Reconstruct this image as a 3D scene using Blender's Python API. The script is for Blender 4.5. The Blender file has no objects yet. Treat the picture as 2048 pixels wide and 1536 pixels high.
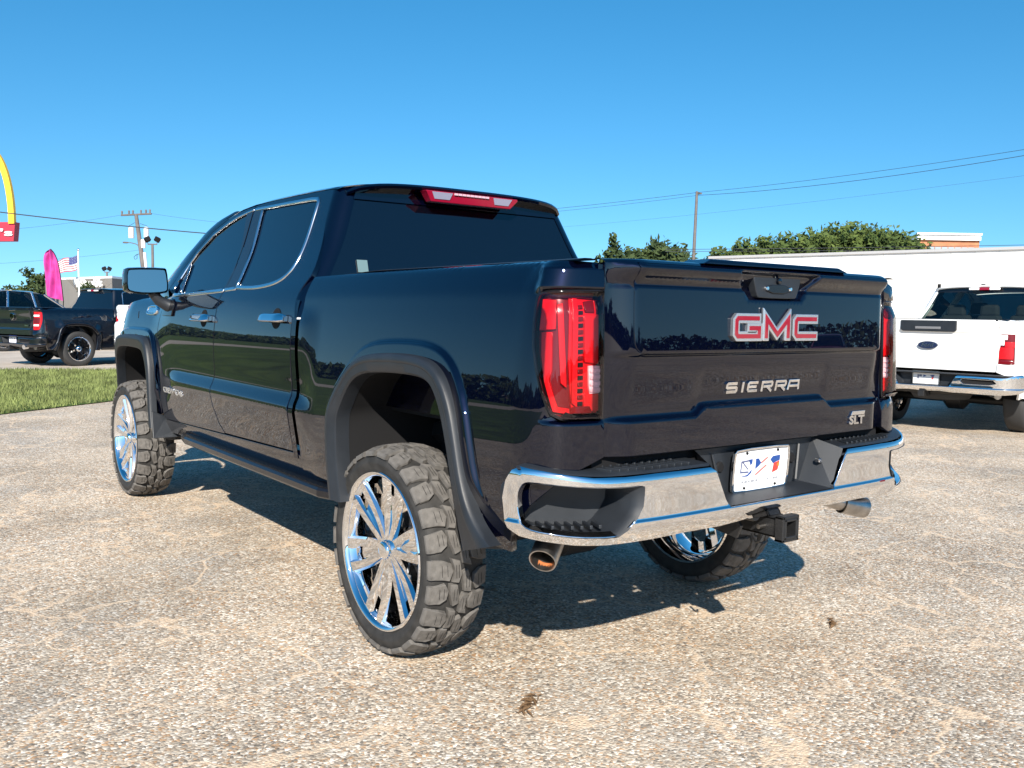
import bpy, bmesh, math, random
from mathutils import Vector, Matrix
from mathutils.geometry import delaunay_2d_cdt
random.seed(7)
scene = bpy.context.scene
COL = scene.collection
rad = math.radians

# ---------------------------------------------------------------- camera
CAM = Vector((-3.1166, 2.6873, 1.3667))
YAW, PITCH, ROLL = rad(-36.956), rad(-4.482), rad(0.928)
FOC = 1802.4                                   # focal length in pixels of a 2048 wide frame
fwd = Vector((math.cos(PITCH)*math.cos(YAW), math.cos(PITCH)*math.sin(YAW), math.sin(PITCH)))
rgt0 = Vector((math.sin(YAW), -math.cos(YAW), 0)); up0 = rgt0.cross(fwd)
rgt = math.cos(ROLL)*rgt0 + math.sin(ROLL)*up0; upv = -math.sin(ROLL)*rgt0 + math.cos(ROLL)*up0
cam = bpy.data.cameras.new('camera'); camo = bpy.data.objects.new('camera', cam); COL.objects.link(camo)
M = Matrix((rgt, upv, -fwd)).transposed().to_4x4(); M.translation = CAM
camo.matrix_world = M
cam.sensor_width = 36; cam.lens = 36*FOC/2048; cam.clip_end = 2000; cam.clip_start = .05
scene.camera = camo

# ---------------------------------------------------------------- sky, sun, exposure
SUN_EL = rad(31.0); SUN_TO = rad(-36.5)        # heading in which the light travels
w = bpy.data.worlds.new('World'); scene.world = w; w.use_nodes = True
nt = w.node_tree; bg = nt.nodes['Background']
sky = nt.nodes.new('ShaderNodeTexSky'); sky.sky_type = 'NISHITA'; sky.sun_disc = False
sdir = Vector((-math.cos(SUN_TO)*math.cos(SUN_EL), -math.sin(SUN_TO)*math.cos(SUN_EL), math.sin(SUN_EL)))
sky.sun_elevation = SUN_EL; sky.sun_rotation = math.atan2(sdir.x, sdir.y)
sky.altitude = 0; sky.air_density = 1.0; sky.dust_density = .25; sky.ozone_density = 2.6
hs = nt.nodes.new('ShaderNodeHueSaturation'); hs.inputs['Saturation'].default_value = 1.36; hs.inputs['Hue'].default_value = .490
nt.links.new(sky.outputs[0], hs.inputs['Color']); nt.links.new(hs.outputs[0], bg.inputs[0])
wtc = nt.nodes.new('ShaderNodeTexCoord'); wad = nt.nodes.new('ShaderNodeVectorMath'); wad.operation = 'ADD'; wad.inputs[1].default_value = (0, 0, .115)
wno = nt.nodes.new('ShaderNodeVectorMath'); wno.operation = 'NORMALIZE'      # clear dry air: no milky band along the horizon
nt.links.new(wtc.outputs['Generated'], wad.inputs[0]); nt.links.new(wad.outputs[0], wno.inputs[0]); nt.links.new(wno.outputs[0], sky.inputs['Vector'])
bg.inputs[1].default_value = .090
sl = bpy.data.lights.new('sun', 'SUN'); sl.energy = 4.6; sl.angle = rad(.53); sl.color = (1, .93, .82)
so = bpy.data.objects.new('sun', sl); COL.objects.link(so)
so.rotation_euler = (-sdir).to_track_quat('-Z', 'Y').to_euler(); so.location = (0, 0, 40)
vs = scene.view_settings; vs.view_transform = 'Standard'; vs.look = 'None'; vs.exposure = .95; vs.gamma = 1
vs.use_curve_mapping = False
scene.render.engine = 'CYCLES'
scene.cycles.max_bounces = 8; scene.cycles.transparent_max_bounces = 12

# ---------------------------------------------------------------- materials
MATS = {}
def mat(name, col=(.5, .5, .5), rough=.5, metal=0, spec=.5, coat=0, coat_rough=.03, ior=1.5, trans=0, emit=None, estr=1, coat_ior=1.5, var=0, var_scale=20, bump=0, bump_scale=60):
    if name in MATS: return MATS[name]
    m = bpy.data.materials.new(name); m.use_nodes = True
    n = m.node_tree.nodes; b = n['Principled BSDF']; L = m.node_tree.links
    b.inputs['Base Color'].default_value = (*col, 1); b.inputs['Roughness'].default_value = rough
    b.inputs['Metallic'].default_value = metal; b.inputs['Specular IOR Level'].default_value = spec
    b.inputs['Coat Weight'].default_value = coat; b.inputs['Coat Roughness'].default_value = coat_rough
    b.inputs['Coat IOR'].default_value = coat_ior
    b.inputs['IOR'].default_value = ior; b.inputs['Transmission Weight'].default_value = trans
    if emit: b.inputs['Emission Color'].default_value = (*emit, 1); b.inputs['Emission Strength'].default_value = estr
    if var or bump:
        tc = n.new('ShaderNodeTexCoord'); nz = n.new('ShaderNodeTexNoise'); nz.inputs['Scale'].default_value = var_scale; nz.inputs['Detail'].default_value = 6
        L.new(tc.outputs['Object'], nz.inputs['Vector'])
        if var:
            mr = n.new('ShaderNodeMapRange'); mr.inputs[1].default_value = .3; mr.inputs[2].default_value = .7
            mr.inputs[3].default_value = 1-var; mr.inputs[4].default_value = 1+var
            L.new(nz.outputs[0], mr.inputs[0])
            mx = n.new('ShaderNodeVectorMath'); mx.operation = 'SCALE'; mx.inputs[0].default_value = col
            L.new(mr.outputs[0], mx.inputs['Scale']); L.new(mx.outputs[0], b.inputs['Base Color'])
            mr2 = n.new('ShaderNodeMapRange'); mr2.inputs[3].default_value = max(0, rough-.25*var); mr2.inputs[4].default_value = min(1, rough+.25*var)
            L.new(nz.outputs[0], mr2.inputs[0]); L.new(mr2.outputs[0], b.inputs['Roughness'])
        if bump:
            n2 = n.new('ShaderNodeTexNoise'); n2.inputs['Scale'].default_value = bump_scale; n2.inputs['Detail'].default_value = 4
            L.new(tc.outputs['Object'], n2.inputs['Vector'])
            bp = n.new('ShaderNodeBump'); bp.inputs['Strength'].default_value = bump; bp.inputs['Distance'].default_value = .004
            L.new(n2.outputs[0], bp.inputs['Height']); L.new(bp.outputs[0], b.inputs['Normal'])
    MATS[name] = m; return m

PAINT = mat('black_blue_paint', (.0007, .0014, .0075), .32, .25, .0, 1, .003, coat_ior=1.62)
PAINT_RAM = mat('black_paint', (.0015, .0022, .006), .3, .2, .4, 1, .006, coat_ior=1.7)
PAINT_WHITE = mat('white_paint', (.80, .80, .79), .35, 0, .5, .6, .03)
PAINT_RED = mat('red_paint', (.35, .01, .02), .3, .2, .5, 1, .02)
CHROME = mat('chrome', (.86, .86, .87), .035, 1)
CHROME_SOFT = mat('satin_chrome', (.7, .7, .72), .16, 1)
GLASS_DK = mat('tinted_glass', (.0012, .002, .005), .0, 0, .75, 0, ior=1.6)
PLASTIC = mat('dark_plastic', (.013, .016, .021), .48, 0, .5, var=.2, var_scale=9, bump=.12, bump_scale=500)
PLASTIC_G = mat('black_gloss_plastic', (.008, .008, .01), .12, 0, .5)
BLACK = mat('matt_black', (.010, .010, .011), .8, 0, .2)
RUBBER = mat('tyre_rubber', (.028, .027, .026), .72, 0, .35, var=.35, var_scale=25, bump=.25, bump_scale=220)
TREAD = mat('dusty_tread_rubber', (.112, .105, .098), .85, 0, .25, var=.3, var_scale=30, bump=.3, bump_scale=260)
RED_BRIGHT = mat('red_lamp_plastic', (.56, .006, .010), .25, 0, .5)
RED_DK = mat('dark_red_lamp_plastic', (.12, .004, .006), .2)
WHITE_LAMP = mat('white_lamp_plastic', (.80, .80, .82), .15, 0, .5, var=.2, var_scale=60)
WHITE = mat('white_plastic', (.80, .80, .80), .4)
STEEL = mat('exhaust_steel', (.42, .40, .38), .32, 1, var=.3, var_scale=18)
RUST = mat('rust', (.35, .11, .03), .8, var=.4, var_scale=60)
FRAME_BLACK = mat('frame_black', (.012, .012, .013), .5, bump=.3, bump_scale=80)
SEAT = mat('seat_fabric', (.05, .05, .055), .85)

def lens_mat(name, tint, gl=.08):
    m = bpy.data.materials.new(name); m.use_nodes = True; t = m.node_tree; t.nodes.clear()
    o = t.nodes.new('ShaderNodeOutputMaterial'); mx = t.nodes.new('ShaderNodeMixShader')
    tr = t.nodes.new('ShaderNodeBsdfTransparent'); tr.inputs[0].default_value = (*tint, 1)
    gs = t.nodes.new('ShaderNodeBsdfGlossy'); gs.inputs['Roughness'].default_value = .01
    fr = t.nodes.new('ShaderNodeFresnel'); fr.inputs[0].default_value = 1.5
    t.links.new(fr.outputs[0], mx.inputs[0]); t.links.new(tr.outputs[0], mx.inputs[1]); t.links.new(gs.outputs[0], mx.inputs[2])
    t.links.new(mx.outputs[0], o.inputs[0]); return m
LENS = lens_mat('lamp_lens', (.95, .72, .74))
GLASS_CLEAR = lens_mat('light_tinted_glass', (.42, .50, .48))
GLASS_MED = lens_mat('dark_see_through_glass', (.16, .19, .22))

# ---------------------------------------------------------------- mesh helpers
def link(name, me, material=None, parent=None):
    o = bpy.data.objects.new(name, me); COL.objects.link(o)
    if material is not None:
        me.materials.clear()
        me.materials.append(material)
    if parent is not None: o.parent = parent
    return o
def empty(name, loc=(0, 0, 0), rz=0, parent=None):
    o = bpy.data.objects.new(name, None); COL.objects.link(o); o.location = loc; o.rotation_euler = (0, 0, rz)
    o.empty_display_size = .1
    if parent is not None: o.parent = parent
    return o
def tag(o, label=None, cat=None, group=None, kind=None):
    if label: o['label'] = label
    if cat: o['category'] = cat
    if group: o['group'] = group
    if kind: o['kind'] = kind
    return o
class MB:
    def __init__(s): s.v = []; s.f = []
    def add(s, vs, fs):
        b = len(s.v); s.v += [tuple(p) for p in vs]; s.f += [tuple(i+b for i in f) for f in fs]; return s
    def box(s, c, d, R=None, taper=1):
        x, y, z = d[0]/2, d[1]/2, d[2]/2
        P = [Vector(p) for p in ((-x, -y, -z), (x, -y, -z), (x, y, -z), (-x, y, -z), (-x*taper, -y*taper, z), (x*taper, -y*taper, z), (x*taper, y*taper, z), (-x*taper, y*taper, z))]
        if R is not None: P = [R @ p for p in P]
        c = Vector(c)
        return s.add([c+p for p in P], [(0, 3, 2, 1), (4, 5, 6, 7), (0, 1, 5, 4), (1, 2, 6, 5), (2, 3, 7, 6), (3, 0, 4, 7)])
    def tube(s, pts, r, n=8, cap=True):
        pts = [Vector(p) for p in pts]; rs = r if isinstance(r, (list, tuple)) else [r]*len(pts)
        b = len(s.v); prev = None
        for i, p in enumerate(pts):
            t = (pts[min(i+1, len(pts)-1)]-pts[max(i-1, 0)]).normalized()
            if prev is None: u = t.orthogonal().normalized()
            else: u = (prev - t*prev.dot(t)).normalized()
            prev = u; q = t.cross(u)
            for k in range(n):
                a = 2*math.pi*k/n; s.v.append(tuple(p + rs[i]*(math.cos(a)*u + math.sin(a)*q)))
        for i in range(len(pts)-1):
            for k in range(n):
                a0 = b+i*n+k; a1 = b+i*n+(k+1) % n; s.f.append((a0, a1, a1+n, a0+n))
        if cap:
            s.f.append(tuple(b+k for k in reversed(range(n)))); e = b+(len(pts)-1)*n; s.f.append(tuple(e+k for k in range(n)))
        return s
    def lathe(s, prof, n=48, axis='y', c=(0, 0, 0)):
        b = len(s.v)
        for (r, w_) in prof:
            for k in range(n):
                a = 2*math.pi*k/n
                if axis == 'y': p = (c[0]+r*math.cos(a), c[1]+w_, c[2]+r*math.sin(a))
                elif axis == 'x': p = (c[0]+w_, c[1]+r*math.cos(a), c[2]+r*math.sin(a))
                else: p = (c[0]+r*math.cos(a), c[1]+r*math.sin(a), c[2]+w_)
                s.v.append(p)
        for i in range(len(prof)-1):
            for k in range(n):
                a0 = b+i*n+k; a1 = b+i*n+(k+1) % n; s.f.append((a0, a0+n, a1+n, a1))
        return s
    def prism(s, poly, fn0, fn1):
        n = len(poly); b = len(s.v)
        s.v += [tuple(fn0(*p)) for p in poly] + [tuple(fn1(*p)) for p in poly]
        s.f.append(tuple(b+i for i in reversed(range(n)))); s.f.append(tuple(b+n+i for i in range(n)))
        for i in range(n): j = (i+1) % n; s.f.append((b+i, b+j, b+n+j, b+n+i))
        return s
    def mesh(s, name, smooth=False, fix=True):
        me = bpy.data.meshes.new(name); me.from_pydata(s.v, [], s.f); me.update()
        if fix:
            bm = bmesh.new(); bm.from_mesh(me); bmesh.ops.recalc_face_normals(bm, faces=bm.faces); bm.to_mesh(me); bm.free()
        if smooth:
            me.polygons.foreach_set('use_smooth', [True]*len(me.polygons))
            if smooth is not True: me.set_sharp_from_angle(angle=rad(smooth))
        return me
    def build(s, name, material, parent=None, smooth=False, bevel=0, fix=True):
        o = link(name, s.mesh(name, smooth, fix), material, parent)
        if bevel:
            m = o.modifiers.new('bevel', 'BEVEL'); m.width = bevel; m.segments = 2; m.limit_method = 'ANGLE'; m.angle_limit = rad(35)
        return o
def copy_tree(o, parent=None):
    c = o.copy(); COL.objects.link(c); c.parent = parent
    for ch in list(o.children): copy_tree(ch, c)
    return c

def spline(knots):
    xs = [k[0] for k in knots]; ys = [k[1] for k in knots]; n = len(xs)
    d = [(ys[i+1]-ys[i])/(xs[i+1]-xs[i]) for i in range(n-1)]
    m = [d[0]]+[0 if d[i-1]*d[i] <= 0 else 2*d[i-1]*d[i]/(d[i-1]+d[i]) for i in range(1, n-1)]+[d[-1]]
    def f(x):
        if x <= xs[0]: return ys[0]+m[0]*(x-xs[0])
        if x >= xs[-1]: return ys[-1]+m[-1]*(x-xs[-1])
        i = 0
        while x > xs[i+1]: i += 1
        h = xs[i+1]-xs[i]; t = (x-xs[i])/h
        return (2*t**3-3*t*t+1)*ys[i]+(t**3-2*t*t+t)*h*m[i]+(-2*t**3+3*t*t)*ys[i+1]+(t**3-t*t)*h*m[i+1]
    return f
def sm(t): t = max(0, min(1, t)); return t*t*(3-2*t)
def lerp(a, b, t): return a+(b-a)*t
def refine(poly, step, closed=True):
    out = []; n = len(poly)
    for i in range(n if closed else n-1):
        a = Vector(poly[i]); b = Vector(poly[(i+1) % n]); k = max(1, int(math.ceil((b-a).length/step)))
        for j in range(k): out.append(tuple(a.lerp(b, j/k)))
    if not closed: out.append(tuple(poly[-1]))
    return out
def chaikin(poly, it=2, closed=True):
    for _ in range(it):
        o = []; n = len(poly)
        if not closed: o.append(poly[0])
        for i in range(n if closed else n-1):
            a = poly[i]; b = poly[(i+1) % n]
            o.append(tuple(lerp(a[k], b[k], .25) for k in range(len(a)))); o.append(tuple(lerp(a[k], b[k], .75) for k in range(len(a))))
        if not closed: o.append(poly[-1])
        poly = o
    return poly
def inside(p, poly):
    x, y = p; r = False; j = len(poly)-1
    for i in range(len(poly)):
        xi, yi = poly[i]; xj, yj = poly[j]
        if (yi > y) != (yj > y) and x < (xj-xi)*(y-yi)/(yj-yi)+xi: r = not r
        j = i
    return r
def pdist(p, poly, closed=True):
    best = 1e9; n = len(poly); px, py = p
    for i in range(n if closed else n-1):
        ax, ay = poly[i]; bx, by = poly[(i+1) % n]; dx, dy = bx-ax, by-ay; l = dx*dx+dy*dy
        t = 0 if l == 0 else max(0, min(1, ((px-ax)*dx+(py-ay)*dy)/l))
        q = (px-ax-t*dx)**2+(py-ay-t*dy)**2
        if q < best: best = q
    return math.sqrt(best)
def area(poly): return .5*sum(poly[i][0]*poly[(i+1) % len(poly)][1]-poly[(i+1) % len(poly)][0]*poly[i][1] for i in range(len(poly)))
def offset(poly, d):
    """offset a closed polygon outwards by d"""
    s = 1 if area(poly) > 0 else -1; n = len(poly); out = []
    for i in range(n):
        a, b, c = Vector(poly[i-1]), Vector(poly[i]), Vector(poly[(i+1) % n])
        t1 = (b-a).normalized(); t2 = (c-b).normalized()
        n1 = Vector((t1.y, -t1.x))*s; n2 = Vector((t2.y, -t2.x))*s; m = (n1+n2)
        if m.length < 1e-6: m = n1
        m.normalize(); k = d/max(.35, m.dot(n1)); out.append((b.x+m.x*k, b.y+m.y*k))
    return out
def offset_open(path, d):
    n = len(path); out = []
    for i in range(n):
        a = Vector(path[max(i-1, 0)]); b = Vector(path[i]); c = Vector(path[min(i+1, n-1)])
        t = (c-a); t.normalize(); out.append((b.x+t.y*d, b.y-t.x*d))
    return out

def snormal(surf, u, v, sgn, e=.003):
    a = surf(u+e, v)-surf(u-e, v); b = surf(u, v+e)-surf(u, v-e); n = a.cross(b)
    return n.normalized()*sgn if n.length > 1e-12 else Vector((0, 0, 1))
def set_normals(me, nrm):
    me.polygons.foreach_set('use_smooth', [True]*len(me.polygons))
    me.normals_split_custom_set_from_vertices([tuple(n) for n in nrm])
def panel(name, outline, surf, material, parent, du=.03, dv=.02, holes=(), thick=.018, rnd=.004, sgn=1, proud=0, feat=()):
    """curved sheet over a 2D outline with holes: smooth analytic normals, rounded edges and returned flanges"""
    step = max(du, dv)
    loops = [refine(outline, step)]+[refine(h, step) for h in holes]
    pts = []; edges = []
    for L in loops:
        b = len(pts); pts += L; edges += [(b+i, b+(i+1) % len(L)) for i in range(len(L))]
    fl = [refine(L, du*.6, False) for L in feat]
    for L in fl:
        L2 = [p for p in L if inside(p, outline) and not any(inside(p, h) for h in holes) and all(pdist(p, Q) > .003 for Q in loops)]
        b = len(pts); pts += L2
        for i in range(len(L2)-1):
            if (Vector(L2[i])-Vector(L2[i+1])).length < du*1.3: edges.append((b+i, b+i+1))
    allf = [p for L in fl for p in L]
    cell = set((int(p[0]//(du*.6)), int(p[1]//(dv*.6))) for p in allf)
    xs = [p[0] for p in outline]; ys = [p[1] for p in outline]
    cl = .45*min(du, dv)
    v = min(ys)+dv/2
    row = 0
    while v < max(ys):
        u = min(xs)+du*(.5 if row % 2 else .25)
        while u < max(xs):
            if (not cell or (int(u//(du*.6)), int(v//(dv*.6))) not in cell) and inside((u, v), outline) and not any(inside((u, v), h) for h in holes) and all(pdist((u, v), L) > cl for L in loops): pts.append((u, v))
            u += du
        v += dv; row += 1
    r = delaunay_2d_cdt([Vector(p) for p in pts], edges, [], 0, 1e-6)
    V, F = r[0], r[2]
    tris = []
    for f in F:
        c = sum((V[i] for i in f), Vector((0, 0)))/3
        if inside(c, outline) and not any(inside(c, h) for h in holes): tris.append(tuple(f) if sgn > 0 else tuple(reversed(f)))
    nr = [snormal(surf, p[0], p[1], sgn) for p in V]
    P = [surf(p[0], p[1])+nr[i]*proud for i, p in enumerate(V)]
    # boundary
    cnt = {}
    for t in tris:
        for i in range(3):
            a, b = t[i], t[(i+1) % 3]; cnt[(a, b)] = 1
    bnd = [(a, b) for (a, b) in cnt if (b, a) not in cnt]
    if thick and bnd:
        nxt = {}; outd = {}
        for a, b in bnd:
            d = P[b]-P[a]; o = d.cross(nr[a])
            for k in (a, b): outd[k] = outd.get(k, Vector((0, 0, 0)))+o.normalized()
        ids = {}; 
        for k in outd:
            o = outd[k].normalized() if outd[k].length > 1e-9 else Vector((0, 0, 0))
            i1 = len(P); P.append(P[k]+o*rnd-nr[k]*rnd); nr.append(o if o.length else nr[k])
            i2 = len(P); P.append(P[k]+o*rnd-nr[k]*(thick+rnd)); nr.append(o if o.length else nr[k])
            ids[k] = (i1, i2)
        for a, b in bnd:
            a1, a2 = ids[a]; b1, b2 = ids[b]
            tris.append((b, a, a1, b1)); tris.append((b1, a1, a2, b2))
    me = bpy.data.meshes.new(name); me.from_pydata([tuple(p) for p in P], [], tris); me.update()
    set_normals(me, nr)
    return link(name, me, material, parent)
def grid(name, nu, nv, fn, material, parent, smooth=True, closed_u=False, sgn=1, normals=None):
    P = []; F = []
    for j in range(nv+1):
        for i in range(nu+1): P.append(tuple(fn(i/nu, j/nv)))
    for j in range(nv):
        for i in range(nu):
            a = j*(nu+1)+i; q = (a, a+1, a+nu+2, a+nu+1); F.append(q if sgn > 0 else tuple(reversed(q)))
    me = bpy.data.meshes.new(name); me.from_pydata(P, [], F); me.update()
    if smooth: me.polygons.foreach_set('use_smooth', [True]*len(F))
    return link(name, me, material, parent)
def strip(name, path, hw, surf, material, parent, proud=.006, sgn=1, step=.03, closed=False):
    """a narrow raised moulding that follows a path on a surface"""
    path = refine(path, step, closed); n = len(path); P = []; N = []; F = []
    offs = [(-hw, -.002), (-hw*.85, proud*.8), (-hw*.3, proud), (hw*.3, proud), (hw*.85, proud*.8), (hw, -.002)]
    for i in range(n):
        a = Vector(path[i-1 if (closed or i) else 0]); b = Vector(path[i]); c = Vector(path[(i+1) % n if closed else min(i+1, n-1)])
        t = (c-a).normalized(); q = Vector((t.y, -t.x))
        for (o, h) in offs:
            u, v = b.x+q.x*o, b.y+q.y*o; nn = snormal(surf, u, v, sgn); P.append(tuple(surf(u, v)+nn*h))
    k = len(offs)
    for i in range(n if closed else n-1):
        for j in range(k-1):
            a = i*k+j; b = ((i+1) % n)*k+j; F.append((a, b, b+1, a+1))
    if not closed: F.append(tuple(range(k))); F.append(tuple((n-1)*k+j for j in range(k)))
    me = bpy.data.meshes.new(name); me.from_pydata(P, [], F); me.update()
    bm = bmesh.new(); bm.from_mesh(me); bmesh.ops.recalc_face_normals(bm, faces=bm.faces); bm.to_mesh(me); bm.free()
    me.polygons.foreach_set('use_smooth', [True]*len(me.polygons))
    return link(name, me, material, parent)
def text(name, body, size, depth, material, parent, loc, ax, ay, bold=0, width=None, align='CENTER'):
    """flat lettering; ax, ay are the reading and the upward direction"""
    cu = bpy.data.curves.new(name, 'FONT'); cu.body = body; cu.size = size; cu.extrude = depth/2; cu.offset = bold; cu.align_x = align; cu.align_y = 'CENTER'
    cu.resolution_u = 3
    o = bpy.data.objects.new(name, cu); COL.objects.link(o)
    bpy.context.view_layer.update()
    me = bpy.data.meshes.new_from_object(o.evaluated_get(bpy.context.evaluated_depsgraph_get()))
    bpy.data.objects.remove(o); bpy.data.curves.remove(cu); me.name = name
    ax = Vector(ax).normalized(); ay = Vector(ay).normalized(); az = ax.cross(ay)
    if width:
        xs = [v.co.x for v in me.vertices]; k = width/(max(xs)-min(xs))
        for v in me.vertices: v.co.x *= k
    T = Matrix((ax, ay, az)).transposed().to_4x4(); T.translation = Vector(loc); me.transform(T)
    return link(name, me, material, parent)
def stroke(mb, path, wd, fn, h0, h1, closed=False):
    """a constant-width stroke with mitred joints, extruded from h0 to h1; fn(u, v, h) -> point"""
    n = len(path); L = []; R_ = []
    for i in range(n):
        b = Vector(path[i])
        if closed or 0 < i < n-1:
            t1 = (b-Vector(path[i-1])).normalized(); t2 = (Vector(path[(i+1) % n])-b).normalized()
            q1 = Vector((t1.y, -t1.x)); q2 = Vector((t2.y, -t2.x)); m = (q1+q2).normalized(); k = (wd/2)/max(.4, m.dot(q1))
        elif i == 0: t = (Vector(path[1])-b).normalized(); m = Vector((t.y, -t.x)); k = wd/2; b = b-t*0
        else: t = (b-Vector(path[i-1])).normalized(); m = Vector((t.y, -t.x)); k = wd/2
        L.append(b+m*k); R_.append(b-m*k)
    b0 = len(mb.v)
    for i in range(n): mb.v += [tuple(fn(L[i].x, L[i].y, h0)), tuple(fn(L[i].x, L[i].y, h1)), tuple(fn(R_[i].x, R_[i].y, h1)), tuple(fn(R_[i].x, R_[i].y, h0))]
    for i in range(n if closed else n-1):
        a = b0+i*4; c = b0+((i+1) % n)*4
        for k in range(4): mb.f.append((a+k, a+(k+1) % 4, c+(k+1) % 4, c+k))
    if not closed: mb.f.append((b0, b0+1, b0+2, b0+3)); e = b0+(n-1)*4; mb.f.append((e+3, e+2, e+1, e))
# ================================================================ pickup body: shared surfaces (x forward from the rear axle, y left, z up)
DOORP = spline([(.50, .90), (.58, .93), (.64, .962), (.70, .978), (.76, .985), (.88, 1.003), (.925, 1.0095), (.938, 1.010), (.948, 1.007), (.995, .987), (1.008, .9835), (1.025, .983), (1.10, .988), (1.17, .9925), (1.21, .9935), (1.26, .992), (1.32, .9875), (1.38, .980), (1.43, .969), (1.465, .956), (1.49, .944), (1.55, .906), (1.60, .876), (1.735, .802), (1.95, .712), (2.05, .668)])
DOORP2 = spline([(.50, .90), (.58, .93), (.64, .962), (.70, .978), (.80, .985), (.95, .986), (1.10, .988), (1.17, .9925), (1.21, .9935), (1.26, .992), (1.32, .9875), (1.38, .980), (1.43, .969), (1.465, .956), (1.49, .944), (1.55, .906), (1.60, .876), (1.735, .802), (1.95, .712), (2.05, .668)])
BEDP = spline([(.55, .945), (.64, .972), (.74, .990), (.85, .9985), (.95, 1.0), (1.05, .997), (1.15, .9905), (1.25, .982), (1.35, .971), (1.42, .961), (1.455, .955), (1.475, .948), (1.51, .931), (1.535, .917), (1.55, .906), (1.558, .892), (1.562, .87)])
FENDP = spline([(.55, .93), (.70, .975), (.90, .990), (1.08, .992), (1.16, .988), (1.24, .979), (1.32, .962), (1.38, .944), (1.42, .926), (1.45, .905), (1.47, .875), (1.485, .82)])
R_OP = [(.26, .60), (.295, .75), (.305, .86), (.304, .957), (.275, .995), (.211, 1.075), (.142, 1.128), (.056, 1.152), (-.05, 1.162), (-.214, 1.168), (-.354, 1.166), (-.423, 1.152), (-.464, 1.118), (-.503, 1.055), (-.540, .955), (-.575, .84), (-.605, .724), (-.655, .60)]
R_FL = [(.360, .60), (.392, .75), (.403, .86), (.396, .962), (.364, 1.016), (.262, 1.118), (.160, 1.192), (.055, 1.226), (-.10, 1.239), (-.285, 1.241), (-.395, 1.229), (-.466, 1.203), (-.522, 1.158), (-.572, 1.078), (-.608, .966), (-.640, .85), (-.678, .765), (-.735, .70), (-.82, .650)]
F_OP = [(3.10, .60), (3.12, .75), (3.135, .90), (3.172, 1.01), (3.235, 1.085), (3.31, 1.114), (3.50, 1.12), (3.75, 1.12), (3.95, 1.10), (4.08, 1.03), (4.17, .93), (4.22, .80), (4.25, .62)]
F_FL = [(3.03, .60), (3.055, .72), (3.065, .82), (3.075, .93), (3.09, 1.02), (3.13, 1.12), (3.185, 1.182), (3.275, 1.203), (3.46, 1.206), (3.75, 1.205), (3.97, 1.18), (4.13, 1.09), (4.24, .96), (4.30, .80), (4.33, .62)]
R_FL_C = chaikin(R_FL, 1, False); F_FL_C = chaikin(F_FL, 1, False)
def taper(x): return .42*(x-3.8)**2 if x > 3.8 else 0
def bulge(x, z, poly):
    if z < .62: return 0
    d = pdist((x, z), poly, False)
    return .017*sm((.052-d)/.016)*sm((z-.74)/.12)
def side_y(x, z):
    """half width of cab and fender at (x, z)"""
    cr = sm((2.95-x)/.40)
    y = lerp(DOORP2(z), DOORP(z), cr) if z < 1.12 else DOORP(z)
    if x > 2.72 and z < 1.5:
        t = sm((x-2.72)/.55); y = lerp(y, FENDP(min(z, 1.48)), t)
    if x > 2.9: y += bulge(x, z, F_FL_C)
    return y - taper(x)
PL = [(-.60, 1.0), (-.84, 1.0), (-.90, .997), (-.95, .985), (-.99, .96), (-1.018, .92), (-1.035, .87), (-1.046, .81), (-1.05, .775), (-1.052, .74)]
SS = [.60]
for a_, b_ in zip(PL, PL[1:]): SS.append(SS[-1]+math.hypot(b_[0]-a_[0], b_[1]-a_[1]))
PX = spline(list(zip(SS, [p[0] for p in PL]))); PY_ = [p[1] for p in PL]
def cat_spline(xs, ys):
    n = len(xs); m = [(ys[min(i+1, n-1)]-ys[max(i-1, 0)])/(xs[min(i+1, n-1)]-xs[max(i-1, 0)]) for i in range(n)]
    def f(x):
        if x <= xs[0]: return ys[0]+m[0]*(x-xs[0])
        if x >= xs[-1]: return ys[-1]+m[-1]*(x-xs[-1])
        i = 0
        while x > xs[i+1]: i += 1
        h = xs[i+1]-xs[i]; t = (x-xs[i])/h
        return (2*t**3-3*t*t+1)*ys[i]+(t**3-2*t*t+t)*h*m[i]+(-2*t**3+3*t*t)*ys[i+1]+(t**3-t*t)*h*m[i+1]
    return f
PX = cat_spline(SS, [p[0] for p in PL]); PY = cat_spline(SS, PY_)
def bed_pt(s, z):
    """bed side in arc length s round the rear corner (s = -x on the flat side)"""
    x = -s
    prof = BEDP(z)
    if x > .45 and z < 1.42:
        prof = lerp(prof, DOORP(z), sm((x-.56)/.20)*sm((1.42-z)/.1))
    ins = 1.0-prof
    if s < .84:
        cx, cy, nx, ny = -s, 1.0, 0, 1
    else:
        cx, cy = PX(s), PY(s); tx, ty = PX(s+.004)-PX(s-.004), PY(s+.004)-PY(s-.004)
        l = math.hypot(tx, ty); nx, ny = ty/l, -tx/l
    k = lerp(1, .30, sm((s-.84)/.30))
    o = -ins*k
    if s > .9: o += .020*sm((s-.93)/.05)*sm((z-1.462)/.016)*sm((1.553-z)/.02)
    if s > .94: o += .016*sm((1.070-z)/.012)*sm((s-.97)/.08)
    if s < .95: o += bulge(-s, z, R_FL_C)
    return Vector((cx+nx*o, cy+ny*o, z))
def side_pt(x, z): return Vector((x, side_y(x, z), z))
def mir(f): return lambda u, v: (lambda p: Vector((p.x, -p.y, p.z)))(f(u, v))
def g_y(z): return DOORP(z)
def mid_poly(a, b, t):
    A = resample(a, 60); B = resample(b, 60); return [(lerp(p[0], q[0], t), lerp(p[1], q[1], t)) for p, q in zip(A, B)]
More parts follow.
